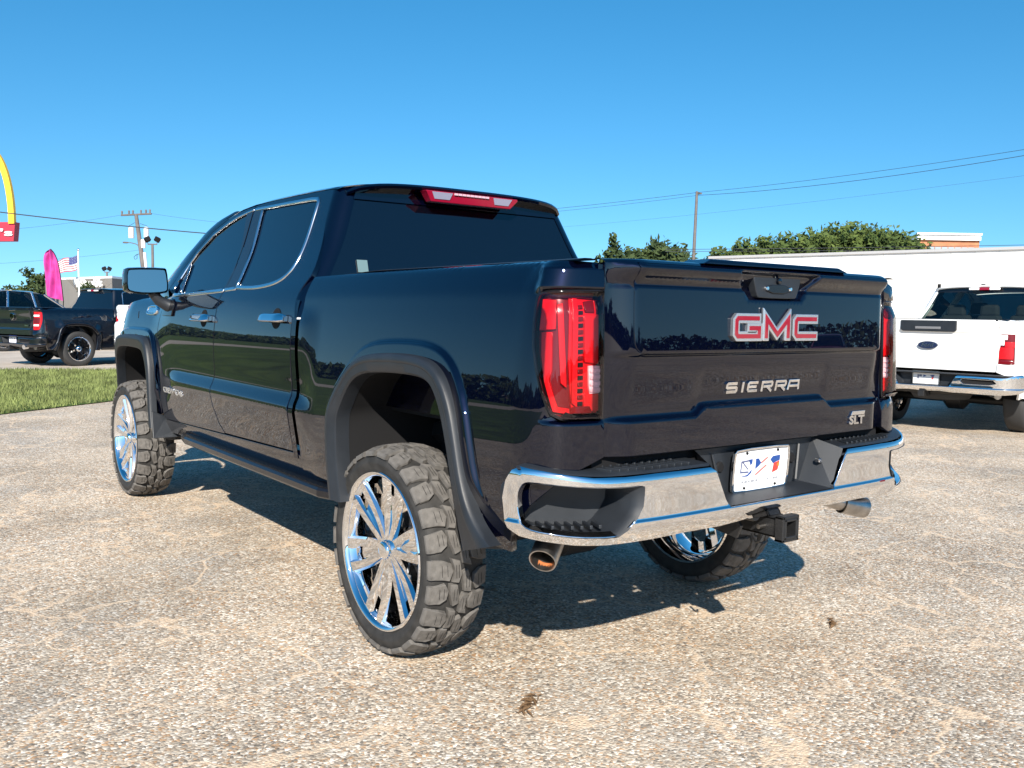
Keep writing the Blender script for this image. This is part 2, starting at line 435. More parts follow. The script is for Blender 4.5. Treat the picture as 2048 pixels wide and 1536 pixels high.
def resample(path, n):
    path = [Vector(p) for p in path]; L = [0]
    for a, b in zip(path, path[1:]): L.append(L[-1]+(b-a).length)
    out = []; j = 0
    for i in range(n):
        t = L[-1]*i/(n-1)
        while j < len(L)-2 and L[j+1] < t: j += 1
        out.append(tuple(path[j].lerp(path[j+1], (t-L[j])/max(1e-9, L[j+1]-L[j]))))
    return out
R_CUT = mid_poly(R_OP, R_FL, .55); F_CUT = mid_poly(F_OP, F_FL, .55)
def belowz(path, z): return [p for p in path if p[1] > z]

# outlines (x, z)
REAR_DOOR = [(.857, .735), (.866, .85), (.868, 1.0), (.862, 1.25), (.857, 1.42), (.850, 1.49), (.828, 1.555), (.835, 1.59), (.853, 1.63), (1.010, 1.90), (1.035, 1.945), (1.062, 1.978), (1.11, 1.995), (1.40, 2.003), (2.045, 2.004), (2.032, 1.94), (1.955, 1.70), (1.882, 1.49), (1.895, 1.45), (1.912, 1.24), (1.925, 1.10), (1.94, .95), (1.925, .85), (1.86, .76), (1.78, .712)]
FRONT_DOOR = [(1.792, .708), (1.872, .757), (1.937, .85), (1.952, .95), (1.937, 1.10), (1.924, 1.24), (1.907, 1.45), (1.894, 1.49), (1.967, 1.70), (2.044, 1.94), (2.057, 2.004), (2.25, 1.990), (2.42, 1.952), (2.65, 1.880), (2.83, 1.770), (2.925, 1.64), (2.965, 1.52), (2.99, 1.44), (3.03, 1.32), (3.045, 1.16), (3.03, .95), (2.985, .78), (2.94, .672)]
DLO_R = [(1.715, 1.512), (1.50, 1.506), (1.34, 1.512), (1.20, 1.528), (1.13, 1.555), (1.095, 1.59), (1.085, 1.635), (1.09, 1.68), (1.12, 1.81), (1.140, 1.935), (1.165, 1.955), (1.26, 1.960), (1.57, 1.965), (1.895, 1.967)]
DLO_F = [(2.80, 1.492), (2.45, 1.484), (1.858, 1.503), (1.96, 1.70), (2.15, 1.953), (2.28, 1.938), (2.39, 1.914), (2.60, 1.848), (2.77, 1.745), (2.82, 1.67), (2.84, 1.59)]
QTR = [(2.82, 1.492), (2.79, 1.495), (2.775, 1.56), (2.79, 1.545)]
def zw(x, body=None): return 1.0

def rear_x(z): return .790+(z-1.50)*.29
def build_body(T, paint, glass, chrome, fine=1, side_detail=True, flare_mat=None, back_glass=None, flares=True, up=0, hole=None):
    """all the sheet metal and glass that two pickups of one shape share; T is the truck's Empty"""
    parts = {}
    F = fine
    fm = flare_mat or PLASTIC
    for sd in (1, -1):
        S = side_pt if sd > 0 else mir(side_pt); B = bed_pt if sd > 0 else mir(bed_pt); sg = -1 if sd > 0 else 1; bg_ = 1 if sd > 0 else -1
        q = F if sd > 0 else F*1.8
        # bed side with tail lamp and arch openings
        arch = [(-x, z) for x, z in R_CUT]
        top = [(-.770, 1.547), (-.4, 1.552), (0, 1.557), (.6, 1.561), (1.10, 1.559), (1.19, 1.556)]
        out = [(-.770, .655), (-.770, 1.40)]+top+[(1.190, 1.475), (1.190, .952), (1.06, .90), (.95, .80), (.86, .70), (.84, .63)]
        lo = [p for p in arch if p[1] > .63]
        out = out + [(lo[-1][0], .63)] + list(reversed(lo)) + [(lo[0][0], .645)]
        ft = []
        if q < 1.5:
            for d_ in (.030, .036, .040, .044, .048, .053, .060): ft.append([(-x, z) for x, z in offset_open(R_FL_C, d_)][3:-4])
            for z_ in (.925, .938, .948, .960, .985, .995, 1.008, 1.025): ft.append([(-.78, z_), (-.60, z_)])
            for z_ in (1.052, 1.058, 1.062, 1.066, 1.071): ft.append([(.975, z_), (1.188, z_)])
            for z_ in (1.477, 1.481, 1.53, 1.54, 1.548): ft.append([(.90, z_), (1.186, z_)])
        o = panel('bed_side', out, B, paint, T, .035*q, .013*q, [hole or TL_HOLE], .02, .003, bg_, 0, ft)
        parts['bed', sd] = o
        # doors and fender
        def glass_in(name, poly, par):
            panel(name, poly, lambda u, v, S=S: S(u, v)-Vector((0, sd*.008, 0)), glass, par, .08, .05, (), .004, .001, sg)
        ft = [[(.80, z_), (3.02, z_)] for z_ in (.925, .938, .948, .960, .985, .995, 1.008, 1.025)] if q < 1.5 else []
        rd = panel('rear_door', REAR_DOOR, S, paint, T, .035*q, .012*q, [offset(DLO_R, .012)], .02, .003, sg, 0, ft)
        fd = panel('front_door', FRONT_DOOR, S, paint, T, .035*q, .012*q, [offset(DLO_F, .012)], .02, .003, sg, 0, ft)
        glass_in('window_pane', offset(DLO_R, .016), rd); glass_in('window_pane', offset(DLO_F, .016), fd)
        # black pillar covers
        panel('pillar_cover', [(1.725, 1.510), (1.876, 1.505), (2.026, 1.958), (1.912, 1.962)], S, PLASTIC_G, rd, .06, .04, (), .002, .001, sg, .003)
        panel('pillar_cover', [(1.846, 1.504), (1.900, 1.503), (2.052, 1.96), (2.143, 1.955)], S, PLASTIC_G, fd, .06, .04, (), .002, .001, sg, .003)
        if chrome:
            strip('window_trim', chaikin(DLO_R[:11], 2, False)+[(1.26, 1.962), (1.57, 1.967), (2.028, 1.972)], .0105, S, chrome, rd, .006, sg)
            strip('window_trim', [(1.896, 1.497), (2.45, 1.478), (2.74, 1.476), (2.83, 1.482), (2.865, 1.494), (2.855, 1.54)], .0115, S, chrome, fd, .006, sg)
            strip('window_trim', [(2.05, 1.972), (2.15, 1.963), (2.28, 1.946), (2.40, 1.920), (2.61, 1.856), (2.785, 1.75), (2.84, 1.67), (2.86, 1.56)], .007, S, chrome, fd, .005, sg)
            strip('window_trim', [(1.880, 1.499), (1.715, 1.506)], .0105, S, chrome, rd, .006, sg)
            strip('pillar_trim', [(1.725, 1.514), (1.905, 1.960)], .008, S, CHROME_SOFT, rd, .006, sg)
            strip('vent_bar', [(2.672, 1.492), (2.812, 1.668)], .010, S, PLASTIC_G, fd, .005, sg)
            strip('vent_trim', [(2.655, 1.492), (2.797, 1.676)], .003, S, CHROME_SOFT, fd, .007, sg)
        # fender
        cut = F_CUT; lo = [p for p in cut if p[1] > .64]
        fo = [(3.000, .70)]+[(2.997, .78), (3.042, .95), (3.057, 1.16), (3.042, 1.32), (2.997, 1.44), (2.96, 1.478), (3.3, 1.474), (3.7, 1.455), (4.0, 1.425), (4.25, 1.375), (4.45, 1.31), (4.55, 1.22), (4.58, 1.0), (4.58, .70), (lo[-1][0], .66)]+list(reversed(lo))
        if lo[0][0] < 3.02: fo = fo[1:]
        ft = [offset_open(F_FL_C, -d_)[2:-2] for d_ in (.030, .036, .040, .044, .048, .053, .060)] if q < 1.5 else []
        panel('front_fender', fo, S, paint, T, .035*q, .016*q, (), .02, .003, sg, 0, ft)
        MB().box((.79, sd*.925, 1.02), (.09, .05, .68)).build('gap_shade_plate', BLACK, T)  # added black plate that darkens the gap between cab and bed
        # rocker
        panel('rocker_panel', [(.46, .60), (.46, .645), (.82, .722), (1.75, .696), (2.93, .660), (2.99, .64), (2.97, .575), (1.8, .585), (.8, .60)], lambda u, v, S=S: S(u, v)-Vector((0, sd*.006, 0)), paint, T, .06*q, .02*q, (), .03, .006, sg)
        # wheel arch flares, liners
        for nm, OP, FL, xc in (('rear', R_OP, R_FL, -.1), ('front', F_OP, F_FL, 3.7)):
            A = resample(chaikin(OP, 2, False), 72); C = resample(chaikin(FL, 2, False), 72)
            cs = [(0, -.012), (.01, .016), (.04, .030), (.11, .0355), (.33, .0385), (.41, .0375), (.45, .0345), (.88, .033), (1.0, .025), (1.02, .0), (1.01, -.035)]
            def fn(u, v, A=A, C=C, OP=OP):
                i = min(71, int(round(u*71))); t, h = cs[min(len(cs)-1, int(round(v*(len(cs)-1))))]
                x = lerp(C[i][0], A[i][0], t); z = lerp(C[i][1], A[i][1], t)
                return (x, sd*(1.004+h-taper(x)), z)
            o = grid('fender_flare', 71, len(cs)-1, fn, fm if flares else paint, T, True, sgn=1)
            recalc(o, 40)
            L = MB(); n = len(A); A2 = A
            for i in range(n): L.v += [(A2[i][0], sd*(.985-taper(A2[i][0])), A2[i][1]), (A2[i][0], sd*.52, A2[i][1]+.04)]
            for i in range(n-1): L.f.append((2*i, 2*i+1, 2*i+3, 2*i+2))
            c = len(L.v); L.v.append((xc, sd*.50, .75)); L.f += [(2*i+1, c, 2*i+3) for i in range(n-1)]
            L.build('wheel_well', BLACK, T, 30)
    # cab corners
    def cpt(t, z, sd):
        zz = z; g = g_y(zz); xr = rear_x(zz); rc = .085
        xd = door_edge(zz)+.006
        if t <= 1: return Vector((lerp(xd, xr+rc, t), sd*g, z))
        a = (t-1)*math.pi/2
        return Vector((xr+rc-rc*math.sin(a), sd*(g-rc*(1-math.cos(a))), z))
    for sd in (1, -1):
        o = grid('cab_corner', 22, 30, lambda u, v: cpt(u*2 if u < .3 else .6+(u-.3)*2, lerp(1.36, 1.998, v), sd), paint, T, True, sgn=1)
        recalc(o, 60)
        # strip of cab behind the rear door below the belt
        o = grid('cab_side', 4, 20, lambda u, v: Vector((lerp(.812, .853, u), sd*(side_y(.85, lerp(.70, 1.44, v))-.003*(1-u)), lerp(.70, 1.44, v))), paint, T, True)
        recalc(o, 60)
    # rear glass: flush across the back of the cab
    def rg(u, v):
        z = lerp(1.40, 1.942, v); h = g_y(z)-.083; y = lerp(-h, h, u)
        return (rear_x(z)+.004-.012*(1-(y/h)**2), y, z)
    o = grid('rear_window', 24, 10, rg, back_glass or glass, T, True); recalc(o, 60)
    # header under the roof lip
    def hd(u, v):
        z = lerp(1.940, 2.004, v); h = g_y(z)-.075; y = lerp(-h, h, u)
        return (rear_x(z)-.004-.012*(1-(y/h)**2)-.012*v, y, z)
    o = grid('roof_header', 24, 4, hd, PLASTIC_G if not flares else paint, T, True); recalc(o, 60)
    # roof
    zr = spline([(.84, 1.995), (1.05, 2.008), (1.4, 2.015), (1.8, 2.017), (2.15, 2.006), (2.40, 1.978), (2.62, 1.940), (2.80, 1.90)])
    def roof(u, v):
        x = lerp(.885, 2.58, v); ze = zr(x)-.012; w_ = g_y(ze)+.004
        t = lerp(-1, 1, u); t = math.copysign(abs(t)**.8, t) if t else 0
        h = .046
        y = w_*t; z = ze+h*(1-abs(t)**3.2)**.62 if abs(t) < 1 else ze
        x2 = x+.06*t*t*(1-v)*.0 + (.10*(1-t*t))*v
        x2 += .085*abs(t)**9*(1-v)**10
        return (x2, y, z)
    o = grid('roof', 44, 40, roof, paint, T, True); recalc(o, 70); parts['roof'] = o
    # roof lip: a thin spoiler above the rear glass
    mb = MB(); n = 28
    for i in range(n+1):
        t = lerp(-1, 1, i/n); yy = t*.672; zc = roof(.5+.5*math.copysign(abs(t)**1.25, t), 0)[2]
        zc = zc if abs(t) < 1 else zc
        xs = .885-.012*(1-t*t)+.07*abs(t)**10; zc -= .008*abs(t)**10
        mb.v += [(xs+.05, yy*1.0, zc+.004), (xs-.022, yy, zc+.002), (xs-.034, yy, zc-.010), (xs-.026, yy*.995, zc-.022), (xs+.05, yy*.99, zc-.030)]
    for i in range(n):
        for k in range(4): a = i*5+k; mb.f.append((a, a+1, a+6, a+5))
        mb.f.append((i*5+4, i*5, i*5+5, i*5+9))
    mb.f += [(0, 4, 3, 2, 1), tuple(n*5+k for k in range(5))]
    mb.build('roof_lip', paint, T, 50)
    # pillars and windscreen
    WSB = [(2.58, .665, 1.945), (2.80, .672, 1.93), (2.95, .70, 1.865), (3.07, .735, 1.775), (3.24, .780, 1.67), (3.42, .825, 1.545), (3.52, .85, 1.46)]
    WSB = resample(WSB, 14)
    DE = resample([(2.30, 1.985), (2.42, 1.958), (2.65, 1.886), (2.835, 1.775), (2.932, 1.64), (2.972, 1.52), (2.995, 1.44)], 14)
    def ws(u, v):
        f = v*13; i = min(12, int(f)); a = Vector(WSB[i]).lerp(Vector(WSB[i+1]), f-i); y = lerp(-a.y, a.y, u); k = 1-(y/a.y)**2
        return (a.x+.10*k*lerp(.5, 1.4, v), y, a.z+.03*k*(1-v))
    o = grid('windscreen', 20, 13, ws, glass if back_glass is None else back_glass, T, True); recalc(o, 60)
    for sd in (1, -1):
        def pf(u, v, sd=sd):
            i = min(13, int(round(v*13))); w0 = Vector(WSB[i]); d = DE[i]; e = Vector((d[0], g_y(d[1])-.001, d[1])) if d[1] > 1.5 else Vector((d[0], side_y(d[0], d[1])-.02, d[1]))
            p = e.lerp(w0, u); bul = math.sin(u*math.pi)**.7*.022; p = p+Vector((.25, .6, .75)).normalized()*bul
            return (p.x, sd*p.y, p.z)
        o = grid('screen_pillar', 8, 13, pf, paint, T, True); recalc(o, 70)
    # hood, front end
    def hood(u, v):
        x = lerp(2.98, 4.62, v); t = lerp(-1, 1, u); zt = lerp(1.478, 1.44, sm(v*1.3))-.16*max(0, v-.75)**1.2*3.0*.6
        yw = side_y(min(x, 4.4), 1.40)-.03
        if x > 4.4: yw -= .5*(x-4.4)
        return (x, yw*t, zt+.045*(1-abs(t)**2.5)-(.06*max(0, abs(t)-.8)*2))
    o = grid('hood', 24, 24, hood, paint, T, True); recalc(o, 60)
    mb = MB().box((4.58, 0, 1.0), (.14, 1.46, .62)).box((4.62, 0, .80), (.14, 1.5, .16)); mb.build('front_grille', PLASTIC_G, T, bevel=.03)
    for sd in (1, -1): MB().box((4.52, sd*.80, 1.18), (.28, .16, .20)).build('headlamp', WHITE_LAMP, T, bevel=.03)
    # bed: rails, inner walls, floor, front wall
    for sd in (1, -1):
        o = grid('bed_rail', 24, 3, lambda u, v: (lerp(.783, -1.035, u), sd*lerp(.876, .80, v), lerp(1.547, 1.562, sm(u*3))+.006*math.sin(math.pi*v)), PLASTIC, T, True); recalc(o, 60)
        MB().box((-.13, sd*.785, 1.27), (1.82, .03, .56)).build('bed_wall', paint, T)
    MB().box((-.13, 0, .985), (1.82, 1.54, .03)).build('bed_floor', BLACK, T)
    MB().box((.765, 0, 1.26), (.03, 1.80, .57)).build('bed_front_wall', paint, T)
    # underneath
    for sd in (1, -1):
        MB().tube([(-1.0, sd*.50, .80), (-.5, sd*.50, .86), (0, sd*.52, .92), (.6, sd*.50, .80), (1.2, sd*.46, .72), (3.0, sd*.45, .70), (3.7, sd*.45, .80), (4.5, sd*.45, .72)], .055, 6).build('frame_rail', FRAME_BLACK, T)
    MB().box((1.9, 0, .80), (2.1, 1.7, .16)).build('cab_floor', BLACK, T)
    MB().box((.05, 0, .965), (1.4, 1.36, .02)).build('bed_underside', BLACK, T)
    return parts
def recalc(o, ang=None):
    me = o.data; bm = bmesh.new(); bm.from_mesh(me); bmesh.ops.recalc_face_normals(bm, faces=bm.faces); bm.to_mesh(me); bm.free()
    me.polygons.foreach_set('use_smooth', [True]*len(me.polygons))
    if ang: me.set_sharp_from_angle(angle=rad(ang))
def door_edge(z):
    pts = REAR_DOOR[3:13]
    if z <= pts[0][1]: return pts[0][0]
    for a, b in zip(pts, pts[1:]):
        if a[1] <= z <= b[1]: return lerp(a[0], b[0], (z-a[1])/(b[1]-a[1]))
    return pts[-1][0]+ (z-pts[-1][1])*.8
TL_OUT = [(.953, 1.445), (.948, 1.41), (.945, 1.367), (.949, 1.296), (.965, 1.224), (.985, 1.164), (1.005, 1.112), (1.018, 1.088), (1.040, 1.077), (1.079, 1.073), (1.186, 1.073), (1.189, 1.133), (1.191, 1.279), (1.190, 1.425), (1.188, 1.470), (1.097, 1.468), (1.023, 1.466), (.985, 1.462), (.963, 1.456)]
TL_HOLE = [(.949, 1.449), (.942, 1.41), (.939, 1.367), (.943, 1.296), (.959, 1.223), (.979, 1.162), (.999, 1.109), (1.013, 1.083), (1.036, 1.071), (1.079, 1.067), (1.183, 1.067), (1.184, 1.133), (1.184, 1.279), (1.184, 1.425), (1.184, 1.473), (1.097, 1.474), (1.020, 1.472), (.982, 1.468), (.957, 1.461)]
# ================================================================ wheels
RT = .441
def crown(w_): return RT-.019*min(1.2, abs((w_+.1125)/.113))**3.2
SIPE_SHADE = []
def lug_mesh(name, poly, shoulder=0):
    """one tread block around angle 0: polygon in (pitch, width) raised from the carcass"""
    p = 2*math.pi/26; mb = MB(); n = len(poly)
    def pt(a, w_, r): return (r*math.cos(a*p), w_, r*math.sin(a*p))
    cx = sum(q[0] for q in poly)/n; cw = sum(q[1] for q in poly)/n
    base = [(cx+(a-cx)*1.06, cw+(w_-cw)*1.06) for a, w_ in poly]
    top = [(cx+(a-cx)*.97, cw+(w_-cw)*.97) for a, w_ in poly]
    mb.v += [pt(a, w_, min(.421, crown(w_)-.008)) for a, w_ in base]+[pt(a, w_, crown(w_)-.0015) for a, w_ in poly]+[pt(cx+(a-cx)*.955, cw+(w_-cw)*.955, crown(w_)) for a, w_ in poly]
    for k in (0, 1):
        for i in range(n): j = (i+1) % n; mb.f.append((k*n+i, k*n+j, (k+1)*n+j, (k+1)*n+i))
    mb.f.append(tuple(2*n+i for i in range(n)))
    # two black strips on the block: the dark of sipes, put on as colour
    wm = [q[1] for q in poly]; w0_, w1_ = max(wm), min(wm)
    for fr in (.40, .68):
        wv = lerp(w0_, w1_, fr); aa = [q[0] for q in poly]; am = cx; ln = (max(aa)-min(aa))*.26; b = len(mb.v)
        mb.v += [pt(am-ln, wv-.0011, crown(wv)+.0004), pt(am+ln, wv-.0031, crown(wv)+.0004), pt(am+ln, wv-.0011, crown(wv)+.0004), pt(am-ln, wv+.0009, crown(wv)+.0004)]
        mb.f.append((b, b+1, b+2, b+3)); SIPE_SHADE.append(len(mb.f)-1)
    if shoulder:   # biter running down the side wall
        e = 1 if shoulder > 0 else -1; w0 = .002 if e > 0 else -.227; wd = .013*e; a0, a1 = poly[0][0], poly[1][0]
        if e < 0: a0, a1 = min(q[0] for q in poly[:2]), max(q[0] for q in poly[:2])
        b = len(mb.v)
        for (w_, r) in ((w0-.012*e, .424), (w0+wd*.55, .419), (w0+wd, .408), (w0+wd, .398), (w0-.012*e, .398)):
            mb.v += [pt(a0, w_, r), pt(a1, w_, r)]
        for i in range(4): mb.f.append((b+2*i, b+2*i+1, b+2*i+3, b+2*i+2))
        mb.f += [(b, b+2, b+4, b+6, b+8), (b+1, b+9, b+7, b+5, b+3)]
    return mb
LUGS = [  # polygon, shoulder, angle offset (pitches), every n-th pitch, phase
    ([(-.37, .001), (.37, .001), (.39, -.034), (.45, -.060), (.12, -.074), (-.20, -.066), (-.33, -.036)], 1, 0, 2, 0),
    ([(-.36, .001), (.36, .001), (.34, -.030), (.16, -.054), (-.18, -.060), (-.44, -.044), (-.40, -.020)], 1, 0, 2, 1),
    ([(-.42, -.070), (.02, -.082), (.46, -.075), (.52, -.100), (.22, -.112), (-.30, -.104)], 0, -.05, 2, 0),
    ([(-.46, -.066), (-.05, -.068), (.44, -.086), (.36, -.110), (-.05, -.104), (-.40, -.096)], 0, -.05, 2, 1),
]
def mirror_lug(L): poly, sh, off, ev, ph = L; return ([(-a, -.225-w_) for a, w_ in poly], -1 if sh else 0, off+.5, ev, ph)
LUGS += [mirror_lug(L) for L in LUGS]
LUG_MESH = []
for k_, L_ in enumerate(LUGS):
    SIPE_SHADE.clear(); me_ = lug_mesh('tread_block', L_[0], L_[1]).mesh('tread_block'); me_.materials.append(TREAD); me_.materials.append(BLACK)
    for i_ in SIPE_SHADE: me_.polygons[i_].material_index = 1
    LUG_MESH.append(me_)
TYRE_ME = MB().lathe([(.318, -.014), (.330, .000), (.345, .0085), (.362, .011), (.366, .0125), (.372, .0125), (.376, .011), (.396, .007), (.408, -.004), (.417, -.03), (.4255, -.1125), (.417, -.195), (.408, -.221), (.396, -.232), (.37, -.236), (.345, -.230), (.320, -.215)], 96).mesh('tyre', True)
RIM_ME = MB().lathe([(.316, -.012), (.331, -.003), (.333, .005), (.329, .0095), (.322, .0085), (.314, .002), (.309, -.012), (.305, -.040), (.296, -.075), (.288, -.11), (.288, -.17), (.300, -.195), (.314, -.214), (.330, -.217), (.333, -.224), (.326, -.232), (.316, -.231), (.296, -.205), (.282, -.175), (.282, -.11), (.294, -.06), (.300, -.03), (.309, -.012)], 96).mesh('rim', 40)
def spoke_mesh(s_):
    mb = MB(); st = [(.045, .013, -.030, .028, .044), (.085, .023, -.030, .031, .046), (.125, .0325, -.028, .031, .046), (.170, .0405, -.024, .032, .046), (.215, .0465, -.019, .034, .048), (.260, .0505, -.013, .037, .052), (.300, .053, -.007, .041, .057), (.314, .0535, -.006, .046, .064)]
    for (r, off, w_, tw, bw) in st:
        o = s_*off
        sec = [(-bw/2, w_-.055), (-bw/2*1.0, w_-.016), (-tw/2, w_), (tw/2, w_), (bw/2, w_-.016), (bw/2, w_-.055)]
        mb.v += [(r, wv, o+t) for t, wv in sec]
    for i in range(len(st)-1):
        for k in range(6): a = i*6+k; b = i*6+(k+1) % 6; mb.f.append((a, b, b+6, a+6))
    mb.f += [tuple(range(6)), tuple((len(st)-1)*6+k for k in range(6))]
    return mb.mesh('spoke', 20)
SPOKE_ME = [spoke_mesh(1), spoke_mesh(-1)]
HUB_ME = MB().lathe([(.0001, -.008), (.030, -.008), (.036, -.011), (.040, -.018), (.042, -.030), (.052, -.031), (.074, -.033), (.086, -.042), (.092, -.060), (.092, -.14), (.0001, -.14)], 48).mesh('hub', 35)
def web_mesh():   # solid fork between a pair of spokes near the hub
    mb = MB(); mb.prism([(.05, -.026), (.12, -.036), (.20, -.046), (.232, -.030), (.240, 0), (.232, .030), (.20, .046), (.12, .036), (.05, .026)], lambda r, t: (r, -.085, t), lambda r, t: (r, -.046+.06*max(0, r-.1), t)); return mb.mesh('spoke_web')
WEB_ME = web_mesh()
DISC_ME = MB().lathe([(.03, -.135), (.17, -.135), (.172, -.140), (.172, -.158), (.17, -.163), (.03, -.163)], 48).mesh('brake_disc', 35)
CAL_ME = MB().lathe([(.118, -.115), (.185, -.115), (.19, -.125), (.19, -.175), (.185, -.185), (.118, -.185), (.118, -.115)], 16).mesh('x')
def caliper_mesh():
    mb = MB()
    for k in range(9):
        a = rad(140)+rad(70)*k/8
        for (r, w_) in ((.12, -.11), (.19, -.11), (.196, -.12), (.196, -.18), (.12, -.18)): mb.v.append((r*math.cos(a), w_, r*math.sin(a)))
    for k in range(8):
        for i in range(5): a = k*5+i; b = k*5+(i+1) % 5; mb.f.append((a, b, b+5, a+5))
    mb.f += [tuple(range(5)), tuple(40+i for i in range(5))]
    return mb.mesh('brake_caliper')
CAL_ME = caliper_mesh()
LUG_NUT_ME = MB().lathe([(.0001, .004), (.008, .004), (.010, .001), (.010, -.02), (.0001, -.02)], 6).mesh('lug_nut')
def set_mat(me, m):
    if not me.materials: me.materials.append(m)
    return me
for me_, m_ in ((TYRE_ME, RUBBER), (RIM_ME, CHROME), (SPOKE_ME[0], CHROME), (SPOKE_ME[1], CHROME), (HUB_ME, CHROME), (WEB_ME, CHROME), (DISC_ME, mat('brake_steel', (.25, .24, .23), .35, 1)), (CAL_ME, FRAME_BLACK), (LUG_NUT_ME, CHROME_SOFT)): set_mat(me_, m_)
def inst(name, me, parent, rot=0, loc=(0, 0, 0), sc=1):
    o = bpy.data.objects.new(name, me); COL.objects.link(o); o.parent = parent; o.rotation_euler = (0, rot, 0); o.location = loc; o.scale = (sc, sc, sc); return o
def make_wheel(T, loc, right=False, spin=0, blocks=True, steer=0):
    W = empty('wheel', loc, (math.pi if right else 0)+steer, T); W.scale = (.953, 1, .953)
    inst('tyre', TYRE_ME, W); inst('rim', RIM_ME, W, spin)
    for k in range(6):
        a = spin+k*math.pi/3
        inst('spoke', SPOKE_ME[0], W, a); inst('spoke', SPOKE_ME[1], W, a); inst('spoke_web', WEB_ME, W, a)
    inst('hub', HUB_ME, W, spin); inst('brake_disc', DISC_ME, W); inst('brake_caliper', CAL_ME, W)
    p = 2*math.pi/26
    if blocks:
        for (poly, sh, off, ev, ph), me in zip(LUGS, LUG_MESH):
            for k in range(13): inst('tread_block', me, W, (k*2+ph+off)*p+spin)
    else:
        mb = MB()
        for (poly, sh, off, ev, ph), me in zip(LUGS, LUG_MESH):
            V = [v.co.copy() for v in me.vertices]; Fs = [tuple(f.vertices) for f in me.polygons]
            for k in range(13):
                R = Matrix.Rotation((k*2+ph+off)*p+spin, 3, 'Y'); mb.add([R @ v for v in V], Fs)
        o = mb.build('tread', TREAD, W, fix=False); o['kind'] = 'stuff'
    return W

# ================================================================ the black lifted pickup
TRUCK = empty('pickup_truck', (0, 0, -.028))
tag(TRUCK, 'large glossy black lifted pickup in the foreground with chrome wheels and chrome rear bumper', 'pickup truck')
build_body(TRUCK, PAINT, GLASS_DK, CHROME_SOFT, 1)
make_wheel(TRUCK, (0, .985, .4465), False, .28, True)
make_wheel(TRUCK, (3.745, 1.022, .4465), False, .75, True, 0)
make_wheel(TRUCK, (0, -.985, .4465), True, .5, False)
make_wheel(TRUCK, (3.745, -1.02, .4465), True, .1, False)
# axle, shocks, driveshaft
ax_ = MB().tube([(0, -.78, .44), (0, .78, .44)], .045, 12).tube([(0, -.17, .44), (0, -.10, .44), (0, .10, .44), (0, .17, .44)], [.06, .15, .15, .06], 14)
ax_.build('rear_axle', FRAME_BLACK, TRUCK, 40)
for sd in (1, -1):
    MB().tube([(-.12, sd*.60, .42), (-.26, sd*.56, 1.0)], [.035, .03], 10).build('shock_absorber', FRAME_BLACK, TRUCK, 40)
    MB().tube([(-.75, sd*.55, .70), (-.4, sd*.55, .56), (0, sd*.55, .50), (.4, sd*.55, .54), (.75, sd*.55, .68)], .022, 6).build('leaf_spring', FRAME_BLACK, TRUCK)
MB().tube([(.1, 0, .46), (1.6, .05, .62)], .04, 10).build('drive_shaft', FRAME_BLACK, TRUCK)
MB().tube([(3.745, -.8, .46), (3.745, .8, .46)], .05, 10).build('front_axle', FRAME_BLACK, TRUCK)
# ---- mud flaps below the flares
for sd in (1, -1):
    def flap(name, x0, top, pts):
        mb = MB(); n = len(pts)
        for (dx, y, z) in pts: mb.v += [(x0+dx, sd*y, z), (x0+dx+.014, sd*y, z)]
        mb.f += [tuple(2*i for i in range(n)), tuple(2*i+1 for i in reversed(range(n)))]
        for i in range(n): j = (i+1) % n; mb.f.append((2*i, 2*i+1, 2*j+1, 2*j))
        mb.build(name, PLASTIC, TRUCK, bevel=.004)
    flap('mud_flap', 0, 0, [(-.70, 1.02, .74), (-.69, 1.02, .615), (-.72, .90, .60), (-.74, .88, .70)])
    flap('mud_flap', 0, 0, [(2.985, 1.045, .72), (2.935, 1.05, .545), (2.925, .83, .545), (2.955, .83, .60), (2.985, .95, .68)])
